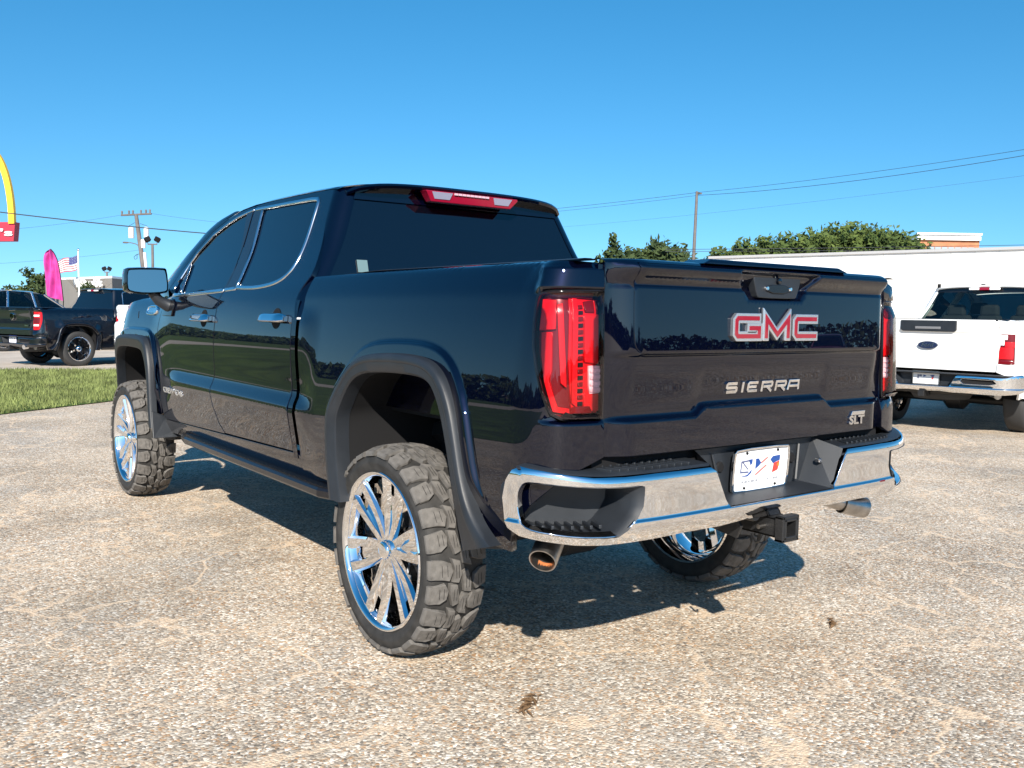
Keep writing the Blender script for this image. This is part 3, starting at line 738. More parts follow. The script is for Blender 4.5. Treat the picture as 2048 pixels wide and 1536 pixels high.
# ---- running boards and doors' hardware
for sd in (1, -1):
    mb = MB(); prof = [(.885, .562), (.995, .566), (1.004, .575), (1.003, .600), (.994, .612), (.885, .616)]
    xs = [.43, .55, 1.5, 2.45, 2.62]
    for i, x in enumerate(xs):
        k = .035 if i in (0, len(xs)-1) else 0
        mb.v += [(x, sd*(y-k), z) for y, z in prof]
    for i in range(len(xs)-1):
        for k in range(6): a = i*6+k; b = i*6+(k+1) % 6; mb.f.append((a, b, b+6, a+6))
    mb.f += [tuple(range(6)), tuple(24+k for k in range(6))]
    rb = mb.build('running_board', PLASTIC_G, TRUCK, bevel=.004)
    for x in (.75, 1.5, 2.3): MB().box((x, sd*.80, .61), (.05, .22, .03)).build('board_bracket', FRAME_BLACK, TRUCK)
    doors = [c for c in TRUCK.children if c.name.startswith(('rear_door', 'front_door'))]
    def at_side(x, z, h): 
        n = snormal(side_pt, x, z, -1); p = side_pt(x, z)+n*h; return Vector((p.x, sd*p.y, p.z))
    for (x0, x1, zc, dn) in ((.905, 1.195, 1.352, 'rear_door'), (1.965, 2.255, 1.338, 'front_door')):
        par = [c for c in doors if c.name.startswith(dn)][0 if sd > 0 else -1]
        cup_shade = MB(); xm = (x0+x1)/2-.01
        ring = []
        for k in range(20):
            a = 2*math.pi*k/20; cup_shade.v.append(tuple(at_side(xm+  .056*math.cos(a), zc+.050*math.sin(a), .0015)))
        c = len(cup_shade.v); cup_shade.v.append(tuple(at_side(xm, zc, .0022)))
        cup_shade.f += [(k, (k+1) % 20, c) for k in range(20)]
        cup_shade.build('handle_cup_shade', BLACK, par, 60)  # flat black disc: shade of the handle hollow put into the colour
        h = MB(); ns = 11
        for i in range(ns):
            t = i/(ns-1); x = lerp(x1, x0, t); e = min(t, 1-t); hh = .021*(.62+.38*sm(e/.12)); pr_ = .018+.024*sm(e/.14)
            for (dz, dh) in ((-1, -.014), (-1, .002), (-.75, .010), (.35, .004), (1, -.010), (1, -.016)):
                h.v.append(tuple(at_side(x, zc+dz*hh, pr_+dh)))
        for i in range(ns-1):
            for k in range(6): a = i*6+k; b = i*6+(k+1) % 6; h.f.append((a, b, b+6, a+6))
        h.f += [tuple(range(6)), tuple((ns-1)*6+k for k in range(6))]
        h.build('door_handle', CHROME, par, 50)
        mb = MB()
        for x in (x0+.02, x1-.02): mb.box(at_side(x, zc, .008), (.03, .03, .028))
        mb.build('handle_mount', CHROME, par, bevel=.003)
    # mirror
    m = empty('mirror', (0, 0, 0), 0, TRUCK) if False else None
    mb = MB(); C = Vector((2.80, sd*1.118, 1.556)); hw, hh = .125, .086
    oy = [(-1, -.55), (-.93, .88), (-.80, 1), (.78, .93), (.97, .80), (1, -.55), (.86, -.80), (.10, -.92), (-.86, -.80)]
    oy = chaikin(oy, 1)
    secs = [(-.045, .99), (-.05, 1.0), (-.02, 1.06), (.05, 1.03), (.10, .86), (.13, .5)]
    n = len(oy)
    for dx, k in secs: mb.v += [(C.x+dx, C.y+sd*a*hw*k, C.z+b*hh*k) for a, b in oy]
    for i in range(len(secs)-1):
        for k in range(n): j = (k+1) % n; mb.f.append((i*n+k, i*n+j, (i+1)*n+j, (i+1)*n+k))
    mb.f.append(tuple((len(secs)-1)*n+k for k in range(n)))
    mh = mb.build('mirror', PLASTIC_G, TRUCK, 50)
    MB().prism([(a*.90, b*.88) for a, b in oy], lambda a, b: (C.x-.008, C.y+sd*a*hw, C.z+b*hh), lambda a, b: (C.x-.042+.20*a*hw+.10*b*hh, C.y+sd*a*hw, C.z+b*hh)).build('mirror_glass', mat('mirror_silver', (.32, .38, .37), .02, 1), mh)
    MB().prism([(a*.99, b*.98) for a, b in oy], lambda a, b: (C.x+.02, C.y+sd*a*hw, C.z+b*hh), lambda a, b: (C.x-.002, C.y+sd*a*hw, C.z+b*hh)).build('mirror_back', PLASTIC, mh)
    mb = MB().tube([(2.80, sd*1.08, 1.49), (2.80, sd*1.04, 1.44), (2.80, sd*.985, 1.41), (2.79, sd*.955, 1.405)], [.030, .034, .040, .045], 10)
    mb.build('mirror_arm', PLASTIC, mh, 50)
    panel('mirror_base', [(2.70, 1.345), (2.93, 1.345), (2.90, 1.43), (2.76, 1.45), (2.68, 1.42)], side_pt if sd > 0 else mir(side_pt), PLASTIC_G, TRUCK, .05, .04, (), .006, .003, -1 if sd > 0 else 1, .012)
    # fender emblem
    fp = side_pt if sd > 0 else mir(side_pt); g = -1 if sd > 0 else 1
    em = strip('fender_emblem', chaikin([(3.16, 1.348), (3.37, 1.348), (3.40, 1.365), (3.39, 1.402), (3.16, 1.402)], 1), .006, fp, CHROME, TRUCK, .010, g, .03, True)
    panel('emblem_plate', [(3.18, 1.358), (3.36, 1.358), (3.372, 1.393), (3.18, 1.393)], fp, CHROME_SOFT, em, .04, .02, (), .004, .002, g, .007)
    if sd > 0:
        text('side_lettering', 'CREW CAB', .050, .006, mat('badge_silver', (.80, .80, .82), .22, .9), TRUCK, (2.66, side_y(2.66, .875)+.003, .870), (-1, .0, 0), (0, .13, 1), .0012, .40)
    strip('fender_vent', [(3.30+.10, 1.30), (3.385, 1.255)] if False else [(3.62, 1.365), (3.585, 1.32)], .005, fp, BLACK, TRUCK, .002, g)
# ---- tail lamps
def lamp(T, sd):
    B0 = bed_pt if sd > 0 else mir(bed_pt); g = 1 if sd > 0 else -1
    def B(s_, z): return B0(s_, z)+snormal(B0, s_, z, g)*.016*sm((s_-.962)/.07)*sm((1.215-s_)/.07)*sm((1.458-z)/.06)   # the lens swells round the corner
    base = panel('tail_lamp', TL_OUT, B, RED_DK, T, .03, .03, (), .02, .001, g, -.020)
    rim_ = panel('lamp_rim', offset(TL_OUT, .002), B, PLASTIC_G, base, .03, .03, [offset(TL_OUT, -.006)], .03, .001, g, .006)
    def pc(name, poly, m, pr, th=.012, du=.02): panel(name, poly, B, m, base, du, .02, (), th, .002, g, pr)
    pc('red_reflector', [(.972, 1.338), (1.011, 1.338), (1.013, 1.22), (1.003, 1.192), (1.036, 1.110), (1.082, 1.103), (1.078, 1.090), (1.022, 1.098), (.989, 1.19), (.975, 1.27)], RED_BRIGHT, -.008)
    pc('red_reflector', [(.968, 1.440), (1.028, 1.440), (1.026, 1.350), (.962, 1.346)], RED_BRIGHT, -.010)
    pc('light_guide', [(1.034, 1.425), (1.050, 1.430), (1.056, 1.30), (1.062, 1.172), (1.046, 1.186), (1.040, 1.30)], RED_BRIGHT, -.006)
    pc('red_reflector', [(1.076, 1.448), (1.186, 1.442), (1.186, 1.092), (1.120, 1.090), (1.082, 1.105), (1.072, 1.25)], RED_BRIGHT, -.013)
    pc('light_guide', [(1.084, 1.444), (1.098, 1.444), (1.094, 1.112), (1.080, 1.125)], RED_BRIGHT, -.003)
    pc('brake_lens', [(1.122, 1.394), (1.174, 1.394), (1.174, 1.244), (1.122, 1.25)], RED_BRIGHT, -.004, .01)
    pc('brake_lens', [(1.124, 1.436), (1.160, 1.440), (1.158, 1.404), (1.126, 1.404)], RED_DK, -.006, .01)
    pc('turn_lens', [(1.122, 1.155), (1.180, 1.150), (1.180, 1.098), (1.122, 1.098)], RED_BRIGHT, -.007, .01)
    for k in range(16): z = 1.425-.0200*k; pc('lamp_rib', [(1.102, z), (1.116, z+.001), (1.116, z-.0085), (1.102, z-.0095)], BLACK if k % 2 else RED_DK, -.007, .006)
    pc('reverse_lens', [(1.138, 1.236), (1.184, 1.236), (1.184, 1.154), (1.140, 1.152)], WHITE_LAMP, -.005, .01)
    for k in range(4): z = 1.228-.020*k; pc('lens_ridge', [(1.141, z), (1.181, z), (1.181, z-.011), (1.141, z-.011)], WHITE_LAMP, -.001, .006)
    panel('lamp_cover', offset(TL_OUT, -.002), B, LENS, base, .02, .02, (), 0, 0, g, .007)
for sd in (1, -1): lamp(TRUCK, sd)

# ---- tailgate
def tz_shift(y): return .030*sm((.385-abs(y))/.05)
def tg(y, z):
    a = abs(y); h = sm((.785-a)/.115)
    z0 = 1.056+tz_shift(y)
    lo = .036; 
    if z < z0: b = lo
    elif z < z0+.016: b = lerp(lo, .010, sm((z-z0)/.016))
    elif z < 1.268: b = lerp(.010, .036, sm((z-z0-.016)/(1.268-z0-.016)))
    else: b = .050
    if z >= 1.262: b = lerp(.036, .054-.026*max(0, z-1.276), sm((z-1.262)/.014))
    if z > 1.482: b = .0486-.006*sm((z-1.482)/.01)+.036*sm((z-1.490)/.052)
    if z > 1.545: b -= .03*((z-1.545)/.02)**2
    c = .006*(1-min(1, a/.7)**2)
    # recess for the release panel
    if a < .26 and z > 1.44:
        d = min((z-1.452), .15+(z-1.452)*.85-a+.0)
        b -= .022*sm(d/.018)*sm((1.552-z)/.01)
    return -(1.046+b*h+c)
def tg_pt(y, z): return Vector((tg(y, z), y, z))
IN_L = chaikin([(.690, 1.34), (.685, 1.285), (.63, 1.270)], 2, False)
inner = [(.690, 1.562)]+[(p[0], p[1]) for p in IN_L]+[(-p[0], p[1]) for p in reversed(IN_L)]+[(-.690, 1.562)]
gap = .004
outer = [(.776, .950), (.776, 1.556), (.690+gap, 1.560)]+[(p[0]+gap, p[1]-gap) for p in IN_L]+[(-p[0]-gap, p[1]-gap) for p in reversed(IN_L)]+[(-.690-gap, 1.560), (-.776, 1.556), (-.776, .950)]
ft = [[(.772-.0386*k, 1.056+d_+tz_shift(.772-.0386*k)) for k in range(41)] for d_ in (-.006, 0, .004, .008, .012, .016, .022)]
TG = panel('tailgate', outer, tg_pt, PAINT, TRUCK, .022, .010, (), .03, .003, -1, 0, ft)
ft = [[(.688, z_), (-.688, z_)] for z_ in (1.478, 1.484, 1.489, 1.494, 1.50, 1.535, 1.545, 1.55)]
for d_ in (0, .005, .009, .013, .018): ft.append([(.15-d_+.10*.85, 1.452+.10), (.15-d_, 1.452+d_), (-.15+d_, 1.452+d_), (-.15+d_-.085, 1.552)])
IG = panel('inner_gate', inner, tg_pt, PAINT, TG, .02, .009, (), .03, .003, -1, 0, ft)
def cap(u, v):
    y = lerp(-.774, .774, u); x0 = tg(y, 1.556); a = v*math.pi/2
    return (x0+.004+.10*v, y, 1.558+.012*math.sin(min(1, v*4)*math.pi/2))
o = grid('tailgate_cap', 60, 8, cap, PAINT, TG, True); recalc(o, 60)
mb = MB(); 
def spx(y): return tg(y, 1.54)
pr_ = [(.41, 1.567), (.36, 1.585), (-.36, 1.585), (-.41, 1.567)]
mb.prism(pr_, lambda y, z: (-1.122+.01*(z > 1.57), y, z), lambda y, z: (-1.00, y, z)); mb.build('spoiler', PAINT, TG, bevel=.006)
# release panel with camera
mb = MB().prism(chaikin([(.128, 1.538), (-.128, 1.538), (-.135, 1.528), (-.112, 1.468), (-.10, 1.462), (.10, 1.462), (.112, 1.468), (.135, 1.528)], 1), lambda y, z: (-1.075, y, z), lambda y, z: (-1.106, y, z))
hb = mb.build('release_panel', PLASTIC, TG, bevel=.003)
mb = MB().prism(chaikin([(.072, 1.510), (-.072, 1.510), (-.060, 1.480), (.060, 1.480)], 1), lambda y, z: (-1.10, y, z), lambda y, z: (-1.112, y, z)); mb.build('release_pad', PLASTIC_G, hb, bevel=.002)
for y_ in (.066, -.066): MB().lathe([(.0001, -.012), (.006, -.012), (.008, -.008), (.008, .0)], 12, 'x', (-1.104, y_, 1.497)).build('release_button', CHROME, hb)
MB().lathe([(.0001, -.014), (.010, -.012), (.012, -.004), (.012, 0)], 14, 'x', (-1.104, .0, 1.524)).build('rear_camera', GLASS_DK, hb)
# badge: three block letters, red face in a chrome bezel
def bfn(u, v, h): return (-1.104-h, -u, v)
W_ = .477/3; letters = []
zc, hh_ = 1.360, .031
def G(cx): return [(cx+.062, zc+hh_), (cx-.052, zc+hh_), (cx-.060, zc+hh_-.008), (cx-.060, zc-hh_+.008), (cx-.052, zc-hh_), (cx+.062, zc-hh_), (cx+.062, zc-.003), (cx+.008, zc-.003)]
def Mm(cx): return [(cx-.062, zc-hh_-.0085), (cx-.062, zc+hh_), (cx, zc-hh_+.006), (cx+.062, zc+hh_), (cx+.062, zc-hh_-.0085)]
def Cc(cx): return [(cx+.064, zc+hh_), (cx-.052, zc+hh_), (cx-.060, zc+hh_-.008), (cx-.060, zc-hh_+.008), (cx-.052, zc-hh_), (cx+.064, zc-hh_)]
def ext(p, e):
    a = Vector(p[0]); b = Vector(p[1]); t = (a-b).normalized()*e; c = Vector(p[-1]); d = Vector(p[-2]); s_ = (c-d).normalized()*e
    return [tuple(a+t)]+p[1:-1]+[tuple(c+s_)]
CHROME_RED = mat('badge_red', (.27, .006, .022), .22, .15, .5, 1)
for fn_, cx in ((G, -.168), (Mm, -.004), (Cc, .163)):
    p = fn_(cx); mb = MB(); stroke(mb, ext(p, .009), .0345, bfn, -.002, .012); L_ = mb.build('badge_letter', mat('badge_silver', (.80, .80, .82), .22, .9), IG, bevel=.004)
    mb = MB(); stroke(mb, ext(p, -.001), .0150, bfn, .010, .0135); mb.build('badge_inlay', CHROME_RED, L_)
# model name
def sfn(u, v, h): return (tg(-u, v)-h, -u, v)
zc, hh_ = 1.148, .0145
def Sl(c): return [(c+.026, zc+hh_), (c-.022, zc+hh_), (c-.026, zc+hh_-.004), (c-.026, zc+.002), (c-.022, zc), (c+.022, zc), (c+.026, zc-.003), (c+.026, zc-hh_+.004), (c+.022, zc-hh_), (c-.026, zc-hh_)]
names = 'SIERRA'; cxs = [-.190, -.130, -.075, .005, .085, .163]
for ch, c in zip(names, cxs):
    mb = MB(); wd = .0105
    S_ = lambda p: stroke(mb, p, wd, sfn, -.001, .007)
    if ch == 'S': S_(Sl(c))
    if ch == 'I': S_([(c, zc-hh_-wd/2), (c, zc+hh_+wd/2)])
    if ch == 'E': S_([(c+.026, zc+hh_), (c-.022, zc+hh_), (c-.026, zc+hh_-.004), (c-.026, zc-hh_+.004), (c-.022, zc-hh_), (c+.026, zc-hh_)]); S_([(c-.022, zc), (c+.020, zc)])
    if ch == 'R': S_([(c-.028, zc-hh_-wd/2), (c-.028, zc+hh_), (c+.024, zc+hh_), (c+.028, zc+hh_-.004), (c+.028, zc+.003), (c+.024, zc-.001), (c-.020, zc-.001)]); S_([(c+.004, zc-.004), (c+.028, zc-hh_-wd/2)])
    if ch == 'A': S_([(c-.032, zc-hh_-wd/2), (c-.026, zc+hh_), (c+.026, zc+hh_), (c+.032, zc-hh_-wd/2)]); S_([(c-.026, zc-.004), (c+.026, zc-.004)])
    mb.build('model_letter', CHROME, TG, bevel=.0015)
xb = tg(-.555, 1.0)
text('trim_badge', 'SLT', .046, .006, CHROME, TG, (xb-.003, -.560, .993), (0, -1, 0), (0, 0, 1), .0018, .105)
mb = MB(); mb.prism([(.045, 1.014), (-.05, 1.014), (-.055, 1.030), (.035, 1.030)], lambda y, z: (xb+.001, y-.562, z), lambda y, z: (xb-.006, y-.562, z)); mb.build('trim_badge', CHROME, TG, bevel=.001)
MB().box((-.98, 0, 1.25), (.10, 1.50, .58)).build('tailgate_inner', PLASTIC, TG)

# ---- high brake lamp and rear glass label
hx = lambda y: .826-.012*(1-(y/.7)**2)
mb = MB().prism([(.288, 2.006), (-.288, 2.006), (-.292, 1.996), (-.250, 1.952), (.250, 1.952), (.276, 1.99)][::-1], lambda y, z: (.88, y, z+.002), lambda y, z: (hx(y)+(2.006-z)*.25, y, z+.006*(1-(y/.3)**2)))
bl = mb.build('brake_lamp', mat('brake_lamp_red', (.27, .006, .028), .12, 0, .5), TRUCK, bevel=.003)
for sd in (1, -1): MB().prism([(sd*.252, 1.998), (sd*.128, 1.998), (sd*.142, 1.964), (sd*.232, 1.964)], lambda y, z: (hx(y)+(2.006-z)*.25+.01, y, z+.004), lambda y, z: (hx(y)+(2.006-z)*.25-.003, y, z+.004)).build('cargo_lens', mat('cargo_lens', (.24, .24, .33), .1, 0, .6), bl)
for k in range(9):
    y0 = .108-k*.0245; MB().box((hx(y0)+.0015, y0, 1.999), (.008, .020, .010)).build('brake_segment', mat('segment_pink', (.52, .34, .40), .3), bl)
zz = 1.610; yy = .640
mb = MB().prism([(yy+.028, zz-.03), (yy-.028, zz-.03), (yy-.028, zz+.03), (yy+.028, zz+.03)], lambda y, z: (rear_x(z)-.004, y, z), lambda y, z: (rear_x(z)-.0055, y, z)); mb.build('window_label', mat('label_paper', (.12, .19, .20), .4), TRUCK)

# ---- rear bumper
PLb = [(-1.175, 0), (-1.175, .3), (-1.172, .55), (-1.163, .70), (-1.145, .80), (-1.11, .89), (-1.055, .965), (-.99, 1.02), (-.92, 1.045), (-.86, 1.05)]
SB = [0]
for a_, b_ in zip(PLb, PLb[1:]): SB.append(SB[-1]+math.hypot(b_[0]-a_[0], b_[1]-a_[1]))
BX = cat_spline(SB, [p[0] for p in PLb]); BY = cat_spline(SB, [p[1] for p in PLb])
BPROF = spline([(.64, .055), (.68, .034), (.70, .020), (.725, .006), (.742, .0), (.755, -.0015), (.7585, .001), (.7605, .0045), (.765, .0055), (.88, .003), (.893, .006), (.903, .016), (.912, .034)])
def bump_z(t, z): return z-.026*sm((abs(t)-.80)/.3)*sm((z-.80)/.1)
def bump_pt(t, z):
    a = abs(t); x, y = BX(a), BY(a); tx, ty = BX(a+.004)-BX(max(0, a-.004)), BY(a+.004)-BY(max(0, a-.004)); l = math.hypot(tx, ty); nx, ny = -ty/l, tx/l
    o = -BPROF(bump_z(t, z)); s_ = 1 if t >= 0 else -1
    return Vector((x+nx*o, s_*(y+ny*o), z))
BO_L = [(.296, .757), (.318, .785), (.372, .885), (.392, .899), (.635, .901), (.764, .899), (.873, .901), (.943, .908), (1.033, .920), (1.115, .928), (1.140, .915), (1.165, .880), (1.180, .824), (1.172, .775), (1.152, .733), (1.114, .712), (1.035, .702), (.926, .690), (.818, .686), (.627, .688), (.494, .692), (.32, .690), (.19, .700), (.0, .690)]
BO = BO_L[:-1]+[(0, .692)]+[(-a, z) for a, z in reversed(BO_L[:-1])]
POCK = chaikin([(1.122, .832), (1.117, .857), (1.099, .880), (1.075, .886), (.981, .880), (.864, .872), (.763, .869), (.700, .870), (.695, .860), (.700, .785), (.777, .717), (.800, .711), (.926, .716), (1.03, .728), (1.080, .737), (1.106, .758), (1.120, .796)], 1)
POCKM = [(-a, z) for a, z in POCK]
BFT = [[(1.17, z_), (-1.17, z_)] for z_ in (.742, .751, .7545, .7565, .7585, .7605, .763, .768)]
for z_ in (.878, .886, .891, .895, .8985): BFT.append([(lerp(1.10, -1.10, k/88), z_+.026*sm((abs(lerp(1.10, -1.10, k/88))-.80)/.3)) for k in range(89)])
BM = panel('rear_bumper', BO, bump_pt, CHROME, TRUCK, .03, .008, [POCK, POCKM], .022, .004, -1, 0, BFT)
for sd in (1, -1):
    P = POCK if sd > 0 else POCKM; n = len(P); mb = MB()
    for (k, dx, dy) in ((1.0, -.004, 0), (.955, .008, 0), (.90, .03, .0), (.84, .15, -.02)):
        ct = sum(p[0] for p in P)/n; cz = sum(p[1] for p in P)/n
        for (t, z) in P:
            q = bump_pt(ct+(t-ct)*k, cz+(z-cz)*k); mb.v.append((q.x+dx, q.y+sd*dy, q.z))
    for i in range(3):
        for k in range(n): j = (k+1) % n; mb.f.append((i*n+k, i*n+j, (i+1)*n+j, (i+1)*n+k))
    mb.f.append(tuple(3*n+k for k in range(n)))
    ps = mb.build('corner_step', PLASTIC, BM, 40)
    for k in range(9):
        t = sd*(.82+.030*k); q = bump_pt(t, .74); MB().box((q.x+.075, q.y-sd*.012, .742), (.07, .010, .012), Matrix.Rotation(sd*-.35, 3, 'Z')).build('grip_ridge', PLASTIC, ps, bevel=.002)
    # bright edge catch at the inner lower corner
    # top pad
    mb = MB(); ts = [.376+.0432*k for k in range(18)]
    for t in ts:
        q = bump_pt(sd*t, .905); zt = .906+.020*sm((t-.80)/.3); xi = max(q.x+.02, -1.03+max(0, t-.85)*.35)
        mb.v += [(q.x+.012, q.y*1.0, zt-.006), (q.x+.020, q.y-sd*.004, zt+.002), (xi, q.y-sd*max(0, t-.8)*.12, zt+.008), (xi, q.y-sd*max(0, t-.8)*.12, zt-.05)]
    for i in range(len(ts)-1):
        for k in range(3): a = i*4+k; mb.f.append((a, a+1, a+5, a+4))
    mb.f += [(0, 1, 2, 3)]
    pad = mb.build('step_pad', PLASTIC, BM, 40)
    for k in range(11):
        t = .46+.033*k; q = bump_pt(sd*t, .905)
        MB().box((q.x+.058, q.y, .9125), (.055, .009, .010), Matrix.Rotation(sd*.30, 3, 'Z')).build('grip_ridge', PLASTIC, pad, bevel=.002)
        MB().box((q.x+.115, q.y, .9135), (.020, .009, .010), Matrix.Rotation(sd*.30, 3, 'Z')).build('grip_ridge', PLASTIC, pad, bevel=.002)
# recess for the number plate
ring0 = [(.378, .903), (.300, .760), (-.300, .760), (-.378, .903)]; mb = MB()
for (t, z) in ring0: q = bump_pt(t, z); mb.v.append((q.x+.008, q.y, q.z-.002))
for (y, z) in ((.335, .935), (.262, .772), (-.262, .772), (-.335, .935)): mb.v.append((-1.040, y, z))
mb.f += [(0, 1, 5, 4), (1, 2, 6, 5), (2, 3, 7, 6), (4, 5, 6, 7)]
RC = mb.build('plate_recess', PLASTIC, BM)
for sd in (1, -1):
    mb = MB().tube([(-1.045, sd*.248, .915), (-1.060, sd*.215, .785)], .006, 6); mb.build('recess_rib', PLASTIC, RC, 40)
    mb = MB().box((-1.10, sd*.300, .855), (.020, .022, .016)); mb.build('plate_lamp', CHROME_SOFT, RC, bevel=.003)
    MB().lathe([(.0001, -.010), (.016, -.010), (.020, -.004), (.020, .0)], 16, 'x', (-1.040, sd*.205, .865)).build('mount_hole', BLACK, RC)
MB().box((-.985, 0, .90), (.09, 1.6, .09)).build('bumper_beam', BLACK, BM)
for sd in (1, -1): MB().box((-1.06, sd*.42, .83), (.10, .06, .10)).build('bumper_bracket', FRAME_BLACK, BM)
mb = MB().box((-1.168, -.60, .7535), (.006, .10, .006)); mb.build('bumper_reflector', RED_DK, BM)

# ---- number plate
NP = Matrix.Translation((-1.064, .006, .846)) @ Matrix.Rotation(rad(-4), 4, 'Y')
def npf(u, v, h): return NP @ Vector((-h, -u, v))
def flat(poly, h, th=.0012): return MB().prism(poly, lambda u, v: npf(u, v, h-th), lambda u, v: npf(u, v, h))
def rrect(hw, hh, r): return chaikin([(-hw, -hh+r), (-hw, hh-r), (-hw+r, hh), (hw-r, hh), (hw, hh-r), (hw, -hh+r), (hw-r, -hh), (-hw+r, -hh)], 1)
pl = flat(rrect(.154, .077, .014), .004, .004).build('number_plate', mat('plate_white', (.82, .82, .82), .35), TRUCK)
mb = MB(); stroke(mb, rrect(.155, .078, .015), .011, npf, -.002, .009, True); mb.build('plate_frame', CHROME, pl, bevel=.002)
BLUE = mat('print_blue', (.012, .06, .25), .4); GREYB = mat('print_grey_blue', (.10, .12, .22), .4); REDP = mat('print_red', (.70, .05, .04), .4); PINK = mat('print_pink', (.50, .16, .15), .4); YEL = mat('print_yellow', (.85, .38, .04), .4); GREY = mat('print_grey', (.30, .31, .34), .5)
def pm(name, poly, m): flat(poly, .0052).build(name, m, pl)
mb = MB(); stroke(mb, [(-.068, .036), (-.112, .034), (-.114, -.004), (-.070, -.006)], .006, npf, .004, .0052); stroke(mb, [(-.108, .034), (-.074, .004)], .005, npf, .004, .0052); mb.build('plate_mark', GREYB, pl)
pm('plate_mark', [(-.074, .040), (-.052, .040), (-.053, .024), (-.062, .018)], BLUE)
pm('plate_mark', [(-.114, -.020), (-.076, -.016), (-.052, .002), (-.054, -.010), (-.074, -.022)], BLUE)
pm('plate_mark', [(-.033, .040), (-.018, .040), (-.002, .022), (-.014, .012), (-.033, .002)], BLUE)
for (a, b) in (((-.002, .022), (.034, .040)), ((-.030, -.020), (.030, .012))):
    mb = MB(); stroke(mb, [a, b], .007, npf, .004, .0052); mb.build('plate_mark', PINK, pl)
pm('plate_mark', [(.050, .030), (.064, .042), (.106, .044), (.106, .024), (.086, .020), (.068, .014)], BLUE)
pm('plate_mark', [(.072, .015), (.104, .022), (.104, .010), (.098, -.012), (.066, -.020)], REDP)
pm('plate_mark', [(.092, .015), (.104, .016), (.104, .002), (.090, .004)], YEL)
for k, (u0, wd) in enumerate(((-.105, .012), (-.088, .014), (-.068, .010), (-.052, .018), (-.026, .012), (.040, .008), (.075, .012), (.090, .010))):
    pm('plate_small_print', [(u0, -.045), (u0+wd, -.045), (u0+wd, -.037), (u0, -.037)], GREY)
for u0 in (-.088, .088):
    for v0 in (-.064, .064): MB().lathe([(.0001, -.0095), (.004, -.0095), (.005, -.007), (.005, -.003)], 8, 'x', npf(u0, v0, 0)).build('plate_screw', BLACK, pl)

# ---- exhaust, hitch
for sd in (1, -1):
    ep = MB().tube([(x_, sd*y_, z_) for x_, y_, z_ in ((.2, .55, .72), (-.45, .60, .74), (-.62, .62, .74), (-.78, .72, .725), (-.86, .79, .705), (-.91, .856, .668))] if sd > 0 else [(.2, -.5, .72), (-.45, -.5, .74), (-.72, -.52, .715), (-.85, -.60, .66), (-.93, -.75, .607)], .038, 18, cap=False); ep.build('exhaust_pipe', STEEL, TRUCK, 60)
    d_, p0 = (Vector((-.46, .72, -.48)).normalized(), Vector((-.898, .842, .676))) if sd > 0 else (Vector((-.36, -.90, -.22)).normalized(), Vector((-.925, -.735, .610))); mb = MB()
    prof = [(0, .039), (.0, .045), (.11, .046), (.118, .045), (.118, .041), (.02, .038)]
    u_ = d_.orthogonal().normalized(); v_ = d_.cross(u_)
    for (l, r) in prof:
        for k in range(28): a = 2*math.pi*k/28; mb.v.append(tuple(p0+d_*l+r*(math.cos(a)*u_+math.sin(a)*v_)))
    for i in range(len(prof)-1):
        for k in range(28): j = (k+1) % 28; mb.f.append((i*28+k, i*28+j, (i+1)*28+j, (i+1)*28+k))
    et = mb.build('exhaust_tip', STEEL, TRUCK, 40)
    mb = MB()
    dn = (Vector((0, 0, -1))-d_*Vector((0, 0, -1)).dot(d_)).normalized(); sdv = d_.cross(dn)
    for k in range(9):
        a = rad(-42)+rad(84)*k/8; q = math.cos(a)*dn+math.sin(a)*sdv; mb.v += [tuple(p0+d_*.116+q*.0415), tuple(p0+d_*.085+q*.0395)]
    for k in range(8): mb.f.append((2*k, 2*k+1, 2*k+3, 2*k+2))
    mb.build('exhaust_soot', RUST, et)
HT = MB()
for (dy, dz, sy, sz) in ((.031, 0, .010, .072), (-.031, 0, .010, .072), (0, .031, .072, .010), (0, -.031, .072, .010)): HT.box((-1.07, .02+dy, .655+dz), (.30, sy, sz))
ht = HT.build('hitch_receiver', FRAME_BLACK, TRUCK, bevel=.003)
mb = MB()
for (dy, dz, sy, sz) in ((.040, 0, .012, .092), (-.040, 0, .012, .092), (0, .040, .092, .012), (0, -.040, .092, .012)): mb.box((-1.20, .02+dy, .655+dz), (.035, sy, sz))
mb.build('receiver_collar', FRAME_BLACK, ht, bevel=.003)
MB().tube([(-.98, -.52, .70), (-.98, .52, .70)], .032, 10).build('hitch_crossbar', FRAME_BLACK, ht, 40)
for y_ in (.14, -.10): MB().prism([(-.92, .74), (-1.05, .72), (-1.10, .655), (-1.08, .61), (-.92, .63)], lambda x, z: (x, y_-.006, z), lambda x, z: (x, y_+.006, z)).build('hitch_plate', FRAME_BLACK, ht, bevel=.002)
MB().lathe([(.0001, -.03), (.028, -.03), (.031, -.02), (.031, .06)], 18, 'x', (-1.12, .13, .712)).build('trailer_socket', FRAME_BLACK, ht, 40)
MB().tube([(-1.13, -.05, .655), (-1.13, .09, .655)], .009, 8).build('hitch_pin', STEEL, ht, 40)
for y_ in (.085, -.045): MB().tube([(-1.10, y_, .622), (-1.13, y_+.012, .600), (-1.155, y_+.02, .612), (-1.16, y_+.012, .632)], .006, 6).build('chain_loop', FRAME_BLACK, ht, 40)
